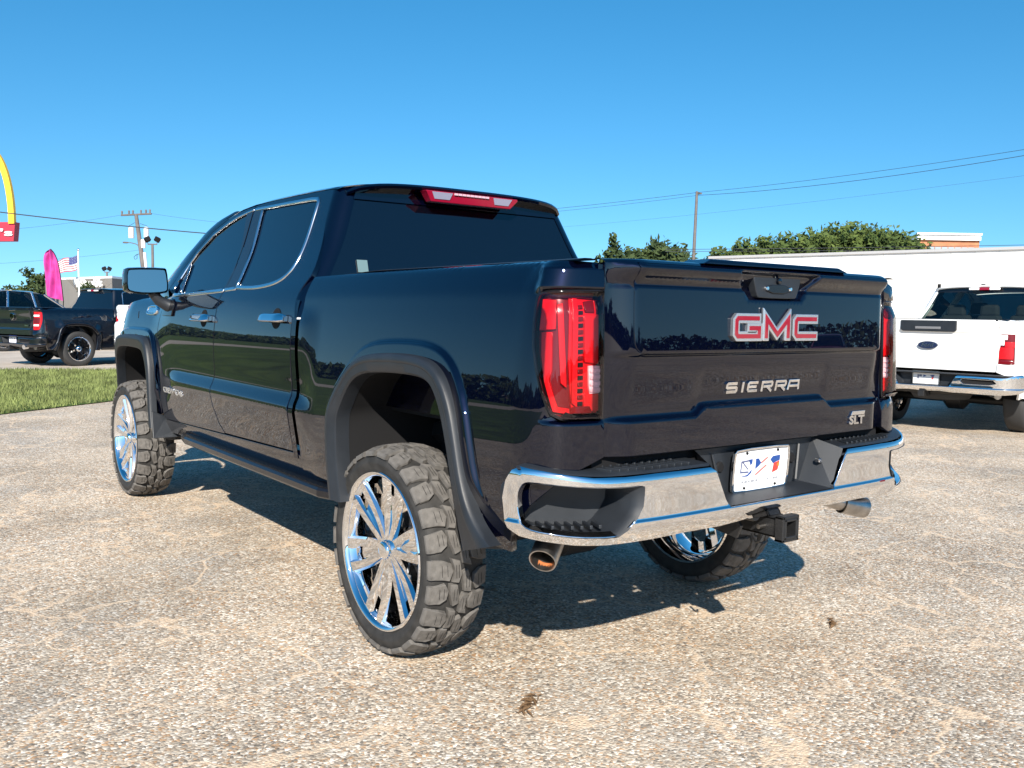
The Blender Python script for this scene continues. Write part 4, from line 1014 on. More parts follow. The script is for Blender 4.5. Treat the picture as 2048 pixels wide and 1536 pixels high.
# ================================================================ ground
def ground_mat():
    m = bpy.data.materials.new('exposed_aggregate'); m.use_nodes = True; t = m.node_tree; n = t.nodes; L = t.links; b = n['Principled BSDF']
    tc = n.new('ShaderNodeTexCoord')
    def vor(scale, feat='F1', vec=None, rnd=1):
        v = n.new('ShaderNodeTexVoronoi'); v.feature = feat; v.inputs['Scale'].default_value = scale; v.inputs['Randomness'].default_value = rnd
        L.new(vec or tc.outputs['Object'], v.inputs['Vector']); return v
    def noise(scale, det=4, vec=None, r=.55):
        v = n.new('ShaderNodeTexNoise'); v.inputs['Scale'].default_value = scale; v.inputs['Detail'].default_value = det; v.inputs['Roughness'].default_value = r
        L.new(vec or tc.outputs['Object'], v.inputs['Vector']); return v
    def ramp(src, stops, mode='LINEAR'):
        r = n.new('ShaderNodeValToRGB'); r.color_ramp.interpolation = mode
        e = r.color_ramp.elements
        while len(e) < len(stops): e.new(.5)
        for x, (p, c) in zip(e, stops): x.position = p; x.color = (*c, 1) if isinstance(c, tuple) else (c, c, c, 1)
        L.new(src, r.inputs[0]); return r
    def mix(fac, a, c, kind='MIX'):
        x = n.new('ShaderNodeMix'); x.data_type = 'RGBA'; x.blend_type = kind
        if isinstance(fac, float): x.inputs[0].default_value = fac
        else: L.new(fac, x.inputs[0])
        for i, s in ((6, a), (7, c)):
            if isinstance(s, tuple): x.inputs[i].default_value = (*s, 1)
            else: L.new(s, x.inputs[i])
        return x.outputs[2]
    v1 = vor(98); sep = n.new('ShaderNodeSeparateColor'); L.new(v1.outputs['Color'], sep.inputs[0])
    peb = ramp(sep.outputs[0], [(0, (.13, .115, .10)), (.10, (.23, .20, .175)), (.28, (.35, .30, .245)), (.40, (.44, .25, .12)), (.50, (.42, .34, .26)), (.68, (.48, .43, .36)), (.84, (.60, .54, .46)), (.97, (.78, .74, .68))])
    v2 = vor(46); sep2 = n.new('ShaderNodeSeparateColor'); L.new(v2.outputs['Color'], sep2.inputs[0])
    peb2 = ramp(sep2.outputs[1], [(0, .80), (.3, .95), (.7, 1.04), (1, 1.22)])
    c = mix(1.0, peb.outputs[0], peb2.outputs[0], 'MULTIPLY')
    # fine pale matrix between stones in worn areas
    nb = noise(.55, 5); big = ramp(nb.outputs[0], [(.36, 0.0), (.64, 1.0)])
    nb2 = noise(2.6, 5); mid = ramp(nb2.outputs[0], [(.35, 0.0), (.70, 1.0)])
    c = mix(mix(.5, big.outputs[0], mid.outputs[0]), c, mix(.42, c, (.50, .43, .34)))
    dk = ramp(noise(.9, 6, r=.62).outputs[0], [(.32, .76), (.48, .98), (.64, 1.14)])
    c = mix(1.0, c, dk.outputs[0], 'MULTIPLY')
    gr = ramp(noise(1.3, 6).outputs[0], [(.50, 0.0), (.66, .7)])
    c = mix(gr.outputs[0], c, mix(1.0, c, (.80, .86, .95), 'MULTIPLY'))
    # washed sand in the network of shallow cracks
    nd = noise(1.1, 4); sub = n.new('ShaderNodeVectorMath'); sub.operation = 'SUBTRACT'; L.new(nd.outputs['Color'], sub.inputs[0]); sub.inputs[1].default_value = (.5, .5, .5)
    scl = n.new('ShaderNodeVectorMath'); scl.operation = 'SCALE'; L.new(sub.outputs[0], scl.inputs[0]); scl.inputs['Scale'].default_value = 1.1
    add = n.new('ShaderNodeVectorMath'); add.operation = 'ADD'; L.new(tc.outputs['Object'], add.inputs[0]); L.new(scl.outputs[0], add.inputs[1])
    nf = noise(9, 3); sub2 = n.new('ShaderNodeVectorMath'); sub2.operation = 'SCALE'; L.new(nf.outputs['Color'], sub2.inputs[0]); sub2.inputs['Scale'].default_value = .11
    add2 = n.new('ShaderNodeVectorMath'); add2.operation = 'ADD'; L.new(add.outputs[0], add2.inputs[0]); L.new(sub2.outputs[0], add2.inputs[1])
    ed = vor(1.35, 'DISTANCE_TO_EDGE', add2.outputs[0])
    ln = ramp(ed.outputs['Distance'], [(0, 1.0), (.006, .9), (.022, 0.0)])
    brk = ramp(noise(1.4, 3).outputs[0], [(.34, 0.0), (.52, 1.0)])
    mm = n.new('ShaderNodeMath'); mm.operation = 'MULTIPLY'; L.new(ln.outputs[0], mm.inputs[0]); L.new(brk.outputs[0], mm.inputs[1])
    m2 = n.new('ShaderNodeMath'); m2.operation = 'MULTIPLY'; L.new(mm.outputs[0], m2.inputs[0]); m2.inputs[1].default_value = .8
    c = mix(m2.outputs[0], c, (.68, .54, .40))
    oil = ramp(noise(.75, 3).outputs[0], [(.70, 0.0), (.78, .45)]); c = mix(oil.outputs[0], c, mix(1.0, c, (.55, .54, .55), 'MULTIPLY'))
    sp = ramp(noise(38, 2).outputs[0], [(.74, 0.0), (.80, .8)])
    c = mix(sp.outputs[0], c, (.07, .055, .045))
    c = mix(1.0, c, (1.02, .985, .938), 'MULTIPLY')
    L.new(c, b.inputs['Base Color']); b.inputs['Roughness'].default_value = .85; b.inputs['Specular IOR Level'].default_value = .25
    bp = n.new('ShaderNodeBump'); bp.inputs['Strength'].default_value = .55; bp.inputs['Distance'].default_value = .006; bp.invert = True
    L.new(v1.outputs['Distance'], bp.inputs['Height']); L.new(bp.outputs[0], b.inputs['Normal'])
    return m
def sheet(name, poly, z, m, kind='structure'):
    me = bpy.data.meshes.new(name); me.from_pydata([(x, y, z) for x, y in poly], [], [tuple(range(len(poly)))]); me.update()
    if me.polygons[0].normal.z < 0: me.flip_normals()
    o = link(name, me, m); o['kind'] = kind; return o
AGG = ground_mat()
sheet('ground', [(-700, -700), (700, -700), (700, 700), (-700, 700)], 0, AGG)
GRASS_M = mat('grass_turf', (.075, .115, .026), .9, 0, .2, var=.45, var_scale=1.3)
ROAD_M = mat('pale_concrete', (.46, .40, .34), .85, 0, .2, var=.15, var_scale=1.2)
ASPH = mat('asphalt', (.06, .058, .056), .85, 0, .2, var=.25, var_scale=3)
LAWN = [(10.69, -.42), (9.73, .95), (7.5, 4.1), (0, 14.8), (-20, 43), (10, 62), (34, 38), (22, 9), (18.1, -.2), (17.3, -2.05), (16.2, -4.2), (12.6, -3.4)]
LAWN_IN = LAWN
gl = sheet('lawn', refine(LAWN, 1.2), .012, GRASS_M)
sheet('lawn', [(24.5, 4), (31, 17), (48, 46), (70, 120), (170, 110), (170, 14), (60, 3.4)], .012, GRASS_M)
sheet('road', [(18.4, -.3), (17.6, -2.1), (16.5, -4.4), (14, -30), (24, -34), (25, -10), (27, -3), (31, 7), (44, 38), (36, 40), (22.5, 9)], .008, ROAD_M)
# lawn edge: a low soil shoulder so that the turf has thickness
def blades(n, area_fn, h, name, m):
    mb = MB(); rnd = random.Random(3)
    for _ in range(n):
        x, y, k = area_fn(rnd)
        a = rnd.uniform(0, 6.28); hh = h*rnd.uniform(.5, 1.35); wd = .006+.004*k; dx, dy = math.cos(a)*wd, math.sin(a)*wd; lx, ly = rnd.uniform(-.5, .5)*hh, rnd.uniform(-.5, .5)*hh
        b = len(mb.v); mb.v += [(x-dx, y-dy, .01), (x+dx, y+dy, .01), (x+lx, y+ly, .01+hh)]; mb.f.append((b, b+1, b+2))
    return mb.build(name, m, None, fix=False)
GB = mat('grass_blades', (.155, .185, .06), .7, 0, .3, var=.7, var_scale=2.2)
def garea(r):
    while True:
        x, y = r.uniform(9.2, 18.2), r.uniform(-4, 3.2)
        if inside((x, y), LAWN): return x, y, max(0, (x-10)/8)
gb = blades(46000, garea, .075, 'grass', GB); tag(gb, 'short sunlit grass of the lawn beyond the front wheel', 'grass', kind='stuff')
# bits of dry debris on the lot
DEB = mat('dry_leaf', (.13, .075, .035), .9)
def debris(name, c, n, spread, label):
    mb = MB(); r = random.Random(int(c[0]*100))
    for _ in range(n):
        a = r.uniform(0, 6.28); d = r.gauss(0, spread); e = r.gauss(0, spread*.45); p = Vector((c[0]+.55*d-.5*e, c[1]-.75*d-.5*e, .006)); l = r.uniform(.008, .022)
        u = Vector((math.cos(a), math.sin(a), r.uniform(-.1, .3)))*l; v = Vector((-math.sin(a), math.cos(a), r.uniform(0, .4)))*l*.35
        b = len(mb.v); mb.v += [tuple(p-u), tuple(p-v+Vector((0, 0, .004))), tuple(p+u+Vector((0, 0, .005))), tuple(p+v+Vector((0, 0, .006)))]; mb.f.append((b, b+1, b+2, b+3))
    o = mb.build(name, DEB, None, fix=False); tag(o, label, 'debris'); return o

def on_ground(px, py):
    d = fwd+rgt*(px-1024)/FOC-upv*(py-768)/FOC; k = -CAM.z/d.z; p = CAM+d*k; return (p.x, p.y)

# loose grit lying on the lot
GRIT = mat('grit_stone', (.34, .28, .22), .9, 0, .2, var=.75, var_scale=320)
mb = MB(); rg = random.Random(77); ico = [(1, 0, 0), (0, 1, 0), (-1, 0, 0), (0, -1, 0), (0, 0, 1)]
for k in range(5200):
    d = 2.3+rg.random()**1.6*7; a = YAW+rg.uniform(-.62, .62); x, y = CAM.x+math.cos(a)*d, CAM.y+math.sin(a)*d; r = rg.uniform(.0018, .0048)*(1.5 if rg.random() < .05 else 1); th = rg.uniform(0, 6.28)
    b = len(mb.v)
    for (u, v, w_) in ico: mb.v.append((x+r*(u*math.cos(th)-v*math.sin(th)*.8), y+r*(u*math.sin(th)+v*math.cos(th)*.8), r*.15+w_*r*rg.uniform(.6, 1)))
    mb.f += [(b, b+1, b+4), (b+1, b+2, b+4), (b+2, b+3, b+4), (b+3, b, b+4)]
gr_ = mb.build('loose_grit', GRIT, None, fix=False); tag(gr_, 'loose grit scattered over the aggregate lot', 'grit', kind='stuff')
debris('leaf_litter', on_ground(1058, 1411), 60, .035, 'small brown smear of dry leaf litter in front of the rear bumper')
debris('leaf_litter', on_ground(1665, 1249), 28, .02, 'small brown clump of leaf litter right of the shadow')
# ================================================================ foliage
def leaf_mat(name, c1, c2):
    m = bpy.data.materials.new(name); m.use_nodes = True; t = m.node_tree; n = t.nodes; b = n['Principled BSDF']
    tc = n.new('ShaderNodeTexCoord'); nz = n.new('ShaderNodeTexNoise'); nz.inputs['Scale'].default_value = 1.1; nz.inputs['Detail'].default_value = 5
    r = n.new('ShaderNodeValToRGB'); r.color_ramp.elements[0].position = .32; r.color_ramp.elements[1].position = .68
    r.color_ramp.elements[0].color = (*c1, 1); r.color_ramp.elements[1].color = (*c2, 1)
    t.links.new(tc.outputs['Object'], nz.inputs['Vector']); t.links.new(nz.outputs[0], r.inputs[0]); t.links.new(r.outputs[0], b.inputs['Base Color'])
    b.inputs['Roughness'].default_value = .7; b.inputs['Specular IOR Level'].default_value = .3
    return m
LEAF_A = leaf_mat('oak_leaves', (.030, .055, .014), (.10, .135, .030)); LEAF_B = leaf_mat('dark_leaves', (.018, .034, .013), (.06, .085, .025))
BARK = mat('bark', (.10, .075, .055), .9, var=.3, var_scale=8)
def crown_mesh(seed, lobes, n, leaf):
    """leaf clusters over uneven lobes (cx, cy, cz, rx, ry, rz)"""
    r = random.Random(seed); mb = MB(); vol = [l[3]*l[4]*l[5] for l in lobes]; tot = sum(vol)
    for l, v in zip(lobes, vol):
        k = int(n*v/tot)
        for _ in range(k):
            u = Vector((r.gauss(0, 1), r.gauss(0, 1), r.gauss(0, 1))).normalized(); d = r.random()**.42*(1+.22*math.sin(u.x*5+u.z*4+seed)+.14*math.sin(u.y*9+u.x*7))
            c = Vector((l[0]+u.x*l[3]*d, l[1]+u.y*l[4]*d, l[2]+u.z*l[5]*d)); s = leaf*r.uniform(.5, 1.5)
            a = Vector((r.gauss(0, 1), r.gauss(0, 1), r.gauss(0, 1))).normalized(); b_ = a.orthogonal().normalized()
            b0 = len(mb.v); mb.v += [tuple(c-a*s), tuple(c-b_*s*.5), tuple(c+a*s), tuple(c+b_*s*.5)]; mb.f.append((b0, b0+1, b0+2, b0+3))
    return mb.mesh('crown', fix=False)
def tree(loc, crown, trunk_h, label, m, rz=0, sc=1, group=None, trunk_r=.25, name='tree'):
    T = empty(name, loc, rz); tag(T, label, 'tree', group); T.scale = (sc, sc, sc)
    mb = MB().tube([(0, 0, -.1), (.05, .02, trunk_h*.5), (-.05, 0, trunk_h)], [trunk_r, trunk_r*.75, trunk_r*.5], 8)
    r = random.Random(int(loc[0]*10)); 
    for k in range(5):
        a = k*1.3+r.random(); mb.tube([(0, 0, trunk_h*.8), (math.cos(a)*trunk_h*.35, math.sin(a)*trunk_h*.35, trunk_h*1.25), (math.cos(a)*trunk_h*.6, math.sin(a)*trunk_h*.6, trunk_h*1.55)], [trunk_r*.45, trunk_r*.25, trunk_r*.1], 6)
    mb.build('trunk', BARK, T, 40)
    link('crown', crown, m, T); return T
def place(px, depth, z=0):
    """point on the ground seen in the direction of pixel column px at a given depth"""
    d = fwd+rgt*(px-1024)/FOC; k = depth/d.dot(fwd); p = CAM+d*k
    return Vector((p.x, p.y, z))
def at_px(px, py, depth):
    return CAM+(fwd+rgt*(px-1024)/FOC-upv*(py-768)/FOC)*depth

# right: white building, roof trim, trees and the brick building behind
a = at_px(1425, 517, 50); b = at_px(2130, 497, 39); zt = 4.75
WALL = empty('white_building', (a.x, a.y, 0)); tag(WALL, 'long low white metal building behind the parked white pickup', 'building')
a2, b2 = Vector((a.x, a.y, 0)), Vector((b.x, b.y, 0)); dr = (b2-a2).normalized(); nrm_ = Vector((dr.y, -dr.x, 0))
if nrm_.dot(CAM-a2) > 0: nrm_ = -nrm_          # depth direction, away from the camera
WHM = mat('white_metal_siding', (.80, .79, .77), .5, var=.03, var_scale=.5)
Lw = (b2-a2).length+18; zt0, zt1 = a.z, b.z
ht_ = (a.z+b.z)/2
pn = int(Lw/1.0)
def wpt(s, dpt, z): q = a2+dr*s+nrm_*dpt-a2; return (q.x, q.y, z)
for i in range(pn):
    s0, s1 = i*Lw/pn+.006, (i+1)*Lw/pn-.006
    MB().add([wpt(s0, 0, 0), wpt(s1, 0, 0), wpt(s1, 0, ht_), wpt(s0, 0, ht_), wpt(s0, .05, 0), wpt(s1, .05, 0), wpt(s1, .05, ht_), wpt(s0, .05, ht_)], [(0, 1, 2, 3), (0, 4, 5, 1), (1, 5, 6, 2), (2, 6, 7, 3), (3, 7, 4, 0)]).build('wall_panel', WHM, WALL)
MB().add([wpt(0, .06, 0), wpt(Lw, .06, 0), wpt(Lw, 14, 0), wpt(0, 14, 0), wpt(0, .06, ht_-.02), wpt(Lw, .06, ht_-.02), wpt(Lw, 14, ht_-.02), wpt(0, 14, ht_-.02)], [(0, 1, 5, 4), (1, 2, 6, 5), (2, 3, 7, 6), (3, 0, 4, 7), (4, 5, 6, 7)]).build('wall_core', WHM, WALL)
MB().add([wpt(-.2, -.12, ht_), wpt(Lw, -.12, ht_), wpt(Lw, .3, ht_), wpt(-.2, .3, ht_), wpt(-.2, -.12, ht_+.13), wpt(Lw, -.12, ht_+.13), wpt(Lw, .3, ht_+.13), wpt(-.2, .3, ht_+.13)], [(0, 1, 5, 4), (1, 2, 6, 5), (2, 3, 7, 6), (3, 0, 4, 7), (4, 5, 6, 7), (0, 3, 2, 1)]).build('roof_trim', mat('grey_trim', (.38, .38, .39), .6), WALL)
# brick building with white parapet
BR = mat('orange_brick', (.42, .17, .085), .85, var=.2, var_scale=2)
c = at_px(1835, 500, 75); d_ = at_px(1958, 500, 75); e_ = at_px(1790, 500, 92)
zt_ = at_px(1850, 470, 75).z
K = empty('brick_building', (c.x, c.y, 0)); tag(K, 'orange brick building with white parapet rising behind the white one', 'building')
def qbox(name, P, z0, z1, m, par, grow=0):
    cen = sum(P, Vector())/4; Q = [(p-cen)*(1+grow)+cen-Vector((c.x, c.y, 0)) for p in P]
    return MB().add([(q.x, q.y, z0) for q in Q]+[(q.x, q.y, z1) for q in Q], [(0, 1, 2, 3), (4, 7, 6, 5), (0, 4, 5, 1), (1, 5, 6, 2), (2, 6, 7, 3), (3, 7, 4, 0)]).build(name, m, par)
P4 = [Vector((c.x, c.y, 0)), Vector((d_.x, d_.y, 0)), Vector((d_.x+e_.x-c.x, d_.y+e_.y-c.y, 0)), Vector((e_.x, e_.y, 0))]
qbox('wall', P4, 0, zt_-.42, BR, K); qbox('parapet', P4, zt_-.42, zt_, WHITE, K, .03); qbox('parapet_cap', P4, zt_, zt_+.16, WHITE, K, .05)
u1 = (P4[1]-P4[0]); nrm2 = Vector((u1.y, -u1.x, 0)).normalized(); nrm2 = nrm2 if nrm2.dot(CAM-P4[0]) > 0 else -nrm2
for k in range(7):
    q0 = u1*(.17+k*.108)+nrm2*.06; q1 = u1*(.17+k*.108+.095)+nrm2*.06; z0, z1 = zt_-2.2, zt_-.98
    wn = MB().add([(q0.x, q0.y, z0), (q1.x, q1.y, z0), (q1.x, q1.y, z1), (q0.x, q0.y, z1)], [(0, 1, 2, 3)]).build('window_pane', mat('pale_window', (.30, .36, .40), .08, 0, .8), K)
# trees on the right
LOB1 = [(cx, 0, top-1.35, rx, 2.4, 1.35) for cx, top, rx in ((-6.6, 6.1, 1.5), (-5.0, 6.75, 1.5), (-3.4, 7.0, 1.5), (-1.8, 7.2, 1.5), (-.2, 7.5, 1.5), (1.4, 7.9, 1.4), (2.8, 8.15, 1.2), (4.0, 7.9, 1.4), (5.4, 7.8, 1.4), (6.6, 7.45, 1.3), (7.6, 6.6, 1.3))]
CR1 = crown_mesh(5, LOB1, 24000, .20)
rz_ = math.atan2(-rgt.y, -rgt.x)+math.pi
tree(place(1615, 66, .0), CR1, 3.2, 'broad leafy green tree crown rising above the white building roof', LEAF_A, rz_, 1.0, None, .35)
LOB2 = [(0, 0, 4.4, 2.4, 2.2, 2.4), (1.9, 0, 4.6, 1.5, 1.4, 1.9), (-2.0, 0, 4.0, 1.5, 1.5, 1.9)]
CR2 = crown_mesh(9, LOB2, 6500, .26)
LOB3 = [(0, 0, 3.8, 1.5, 1.5, 2.0), (.3, 0, 6.1, .8, .8, 1.2), (-.8, 0, 5.0, .8, .8, .9), (.9, 0, 4.9, .7, .7, .8), (0.1, 0, 7.4, .45, .45, .6)]
CR3 = crown_mesh(12, LOB3, 2600, .24)
LOB4 = [(0, 0, 3.2, 4.5, 2.4, 1.3), (-4.2, 0, 3.0, 3.0, 2.2, 1.2), (4.0, 0, 2.9, 2.4, 2.0, 1.1)]
CR4 = crown_mesh(15, LOB4, 5500, .26)
tree(place(1295, 88), CR2, 3.0, 'rounded dark tree left of the bare utility pole, beyond the tailgate', LEAF_B, rz_, 1.22)
tree(place(1215, 84), CR3, 2.6, 'tall sparse tree with airy top just right of the cab', LEAF_B, rz_, 1.12)
tree(place(1235, 95), CR4, 1.6, 'low pale shrubby trees along the far lot behind the tailgate', leaf_mat('pale_leaves', (.06, .09, .02), (.16, .19, .05)), rz_, 1.25)
tree(place(1370, 99), crown_mesh(18, [(0, 0, 2.6, 1.6, 1.4, 1.6)], 900, .26), 1.3, 'small dark bush at the foot of the bare utility pole', LEAF_B, rz_, 1.2)
# utility pole and wires, right
POLE = mat('weathered_pole', (.13, .115, .11), .85, var=.2, var_scale=3); WIRE = mat('cable', (.02, .022, .03), .6)
def uline(name, pts, r, label, group=None):
    mb = MB().tube(pts, r, 5); o = mb.build(name, WIRE, None, 60); tag(o, label, 'wire', group); return o
def sag(p, q, s, n=14): return [p.lerp(q, i/n)-Vector((0, 0, 4*s*(i/n)*(1-i/n))) for i in range(n+1)]
pt_ = at_px(1394, 383, 70); pb_ = at_px(1387, 520, 70)
P_ = empty('utility_pole', (pb_.x, pb_.y, 0)); tag(P_, 'bare slender utility pole above the tailgate, with a single wire bracket', 'utility pole')
MB().tube([(0, 0, 0), (0, 0, pb_.z), (pt_.x-pb_.x, pt_.y-pb_.y, pt_.z)], [.16, .13, .10], 8).build('pole', POLE, P_, 60)
MB().box((pt_.x-pb_.x+.15*rgt.x, pt_.y-pb_.y+.15*rgt.y, pt_.z-.15), (.35, .35, .10)).build('bracket', POLE, P_)
tp = pt_-Vector((0, 0, .08))
uline('overhead_wire', sag(tp, at_px(2300, 258, 42), .25), .013, 'upper of two close wires climbing right from the bare pole')
uline('overhead_wire', sag(tp-Vector((0, 0, .22)), at_px(2300, 266, 42), .45), .016, 'lower of two close wires climbing right from the bare pole')
uline('overhead_wire', sag(tp, at_px(950, 432, 82), .1), .015, 'wire running left from the bare pole to the cab roof')
uline('overhead_wire', sag(tp-Vector((0, 0, .22)), at_px(950, 436, 82), .15), .012, 'second wire left of the bare pole, just under the first')
uline('overhead_wire', sag(at_px(1050, 460, 80), at_px(2300, 318, 46), .3), .006, 'faint thin wire crossing the sky below the pair on the right')
uline('overhead_wire', sag(at_px(1330, 499, 60), at_px(2200, 487, 60), .05), .018, 'low dark wire across the trees above the white roof')
uline('overhead_wire', sag(at_px(1330, 503, 60), at_px(2200, 492, 60), .08), .016, 'lower twin of the dark wire above the white roof')
# ================================================================ left background
# restaurant building with lettering
TAN = mat('restaurant_stucco', (.20, .188, .175), .8, var=.05, var_scale=1)
B0 = at_px(122, 553, 72); B1 = at_px(224, 552, 66); B2 = at_px(290, 556, 74)
RB = empty('restaurant', (B1.x, B1.y, 0)); tag(RB, 'flat-roofed greige restaurant with white rooftop lettering, far left', 'building')
hz = B1.z
def rb(name, p, q, z0, z1, dep, m, par=RB, off=0):
    p = Vector((p.x, p.y, 0))-Vector((B1.x, B1.y, 0)); q = Vector((q.x, q.y, 0))-Vector((B1.x, B1.y, 0)); d = (q-p).normalized(); nn = Vector((d.y, -d.x, 0)); 
    if nn.dot(CAM-Vector((B1.x, B1.y, 0))) < 0: nn = -nn
    p = p+nn*off; q = q+nn*off; r = p-nn*dep; s = q-nn*dep
    return MB().add([(v.x, v.y, z) for z in (z0, z1) for v in (p, q, s, r)], [(0, 1, 5, 4), (1, 2, 6, 5), (2, 3, 7, 6), (3, 0, 4, 7), (4, 5, 6, 7), (0, 3, 2, 1)]).build(name, m, par)
B0e = B0+(B0-B1)*.35; B2e = B2+(B2-B1)*.8
ft4 = [Vector((p.x-B1.x, p.y-B1.y, 0)) for p in (B0e, B1, B2e, B0e+(B2e-B1))]; cen_ = sum(ft4, Vector())/4
def fprism(name, z0, z1, m, k): 
    Q = [(p-cen_)*k+cen_ for p in ft4]
    return MB().add([(q.x, q.y, z) for z in (z0, z1) for q in Q], [(0, 1, 5, 4), (1, 2, 6, 5), (2, 3, 7, 6), (3, 0, 4, 7), (4, 5, 6, 7), (0, 3, 2, 1)]).build(name, m, RB)
fprism('wall', 0, hz-.16, TAN, 1); fprism('parapet_cap', hz-.16, hz, WHITE, 1.006); fprism('base_course', 0, .5, POLE, 1.004)
fd_ = Vector((B1.x-B0.x, B1.y-B0.y, 0)).normalized(); fn_ = Vector((fd_.y, -fd_.x, 0)); fn_ = fn_ if fn_.dot(CAM-B1) > 0 else -fn_
tl = at_px(182, 567, 67.4)-Vector((B1.x, B1.y, 0)); tl = tl+fn_*.25; 
txt = text('sign_lettering', "McDonald's", .86, .12, WHITE, RB, (tl.x, tl.y, tl.z), tuple(fd_), (0, 0, 1), .02, 4.7)
# small tree in front of it
ft_ = place(177, 60); tree(ft_, crown_mesh(21, [(0, 0, 2.55, .38, .38, .42), (.42, 0, 2.6, .22, .22, .25), (-.5, 0, 2.45, .2, .2, .2)], 300, .09), 2.1, 'small sapling in front of the restaurant lettering', LEAF_B, rz_, 1.0, None, .06)
tree(place(75, 80), crown_mesh(23, [(0, 0, 2.6, 3.2, 2.2, 1.7), (1.2, 0, 4.2, 1.3, 1.2, 1.2), (-.7, 0, 5.3, .9, .8, .55), (.2, 0, 4.7, .7, .7, .6), (-3.6, 0, 1.9, 2.4, 1.8, 1.0)], 4200, .22), 2.0, 'dark tree with a lopsided top behind the magenta banner', LEAF_B, rz_, .80)
# flag pole and flag
fb = place(162, 55); ftop = at_px(163, 503, 55)
FP = empty('flag_pole', (fb.x, fb.y, 0)); tag(FP, 'white flagpole between the magenta banner and the restaurant', 'flagpole')
MB().tube([(0, 0, 0), (0, 0, ftop.z)], [.06, .04], 10).build('pole', WHITE, FP, 60)
MB().lathe([(.0001, .08), (.05, .06), (.07, 0), (.05, -.06), (.0001, -.08)], 10, 'z', (0, 0, ftop.z+.06)).build('finial', CHROME_SOFT, FP, 60)
FL = empty('flag', (fb.x, fb.y, 0)); tag(FL, 'United States flag flying to the left of the white flagpole', 'flag')
Lf = at_px(119, 540, 55)-at_px(161, 520, 55); gt = at_px(160, 511, 55).z; gb_ = at_px(160, 540, 55).z; Hf = gt-gb_; rl = Vector((-rgt.x, -rgt.y, 0)).normalized()
WF = 1.32
def fpt(u, v):   # u along the fly, v from the top
    x = u*WF*.97; droop = .42*u**1.1+.05*math.sin(u*7); sw = .09*math.sin(u*9+v*2)*u**.5
    p = rl*(x+.05)+fwd.to_2d().to_3d()*sw; return (p.x, p.y, gt-Hf*v*(1-.10*u)-droop)
FR = mat('flag_red', (.40, .04, .06), .8); FW = mat('flag_white', (.74, .72, .72), .8); FB = mat('flag_blue', (.03, .04, .16), .8)
for k in range(13):
    u0 = .40 if k < 7 else 0
    o = grid('stripe', 16, 2, lambda u, v: fpt(lerp(u0, 1, u), (k+v)/13), FR if k % 2 == 0 else FW, FL)
CN = grid('canton', 8, 7, lambda u, v: fpt(.40*u, 7/13*v), FB, FL)
for i in range(5):
    for j in range(6):
        p = Vector(fpt(.40*(j+.5)/6, 7/13*(i+.5)/5))-fwd*.012; s = .018
        MB().add([tuple(p+rgt*s*math.cos(a)*(1 if q % 2 else .42)+Vector((0, 0, 1))*s*math.sin(a)*(1 if q % 2 else .42)) for q, a in enumerate([k*math.pi/5 for k in range(10)])], [tuple(range(10))]).build('star', FW, CN)
# feather banner
bb = place(126, 42); bz = at_px(100, 497, 42).z
FBN = empty('feather_banner', (bb.x, bb.y, 0)); tag(FBN, 'tall magenta feather banner on a curved dark pole', 'banner')
MAG = mat('magenta_cloth', (.43, .03, .225), .8, var=.25, var_scale=2.5)
def edge(py):   # right-hand pole line and left hem of the banner by height, in metres left of the base
    return py
def bpx(px, py): q = at_px(px, py, 42)-Vector((bb.x, bb.y, 0)); return q
PR = [(101, 498), (108, 505), (115, 520), (119, 540), (122, 560), (125, 585), (127, 602)]; PLf = [(100, 499), (92, 503), (88, 512), (89, 525), (92, 545), (92, 575), (91, 592)]
PRs = [bpx(*p) for p in chaikin(PR, 2, False)]; PLs = [bpx(*p) for p in chaikin(PLf, 2, False)]
def bfl(u, v):
    n = len(PRs)-1; f = v*n; i = min(n-1, int(f)); t = f-i; r_ = PRs[i].lerp(PRs[i+1], t); l_ = PLs[i].lerp(PLs[i+1], t)
    p = r_.lerp(l_, u); k = .10*math.sin(u*9+v*5)+.06*math.sin(u*17-v*9); return tuple(p+Vector((fwd.x, fwd.y, 0))*k*min(1, u*3))
grid('cloth', 26, 40, bfl, MAG, FBN)
MB().tube([PRs[0]]+PRs[1::2]+[(0, 0, .0)], .022, 6).build('pole', BLACK, FBN, 60)
MB().box((0, 0, .04), (.5, .5, .08)).build('base', BLACK, FBN)
# utility pole with transformers
up_t = at_px(272, 428, 62); up_b = at_px(288, 545, 62)
gx = up_b+(up_b-up_t)*(up_b.z/(up_t.z-up_b.z))
UP = empty('utility_pole', (gx.x, gx.y, 0)); tag(UP, 'leaning wooden utility pole with crossarm and pale transformers, left of the mirror', 'utility pole')
O = Vector((gx.x, gx.y, 0)); q_ = lambda px, py: at_px(px, py, 62)-O
MB().tube([(0, 0, 0), up_b-O, up_t-O], [.20, .17, .12], 10).build('pole', POLE, UP, 60)
MB().tube([q_(242, 430.5), q_(303, 427.5)], .065, 6).build('crossarm', POLE, UP)
for px in (244, 258, 266, 282, 292, 300):
    p = q_(px, 430-.05*(px-242)); MB().lathe([(.0001, .30), (.05, .28), (.07, .2), (.05, .12), (.06, .05), (.03, 0)], 8, 'z', tuple(p)).build('insulator', POLE, UP, 60)
for (px, py, w_, h_) in ((262.5, 466, .19, .70), (292.5, 465, .17, .66), (286.5, 488, .16, .56)):
    p = q_(px, py); MB().lathe([(.0001, h_/2+.06), (w_*.6, h_/2+.05), (w_, h_/2), (w_, -h_/2), (.0001, -h_/2)], 14, 'z', tuple(p)).build('transformer', mat('transformer_paint', (.62, .63, .64), .4), UP, 40)
MB().tube([q_(289, 505), q_(293, 545), q_(296, 580)], .11, 10).build('conduit', mat('pale_conduit', (.60, .61, .63), .5), UP, 60)
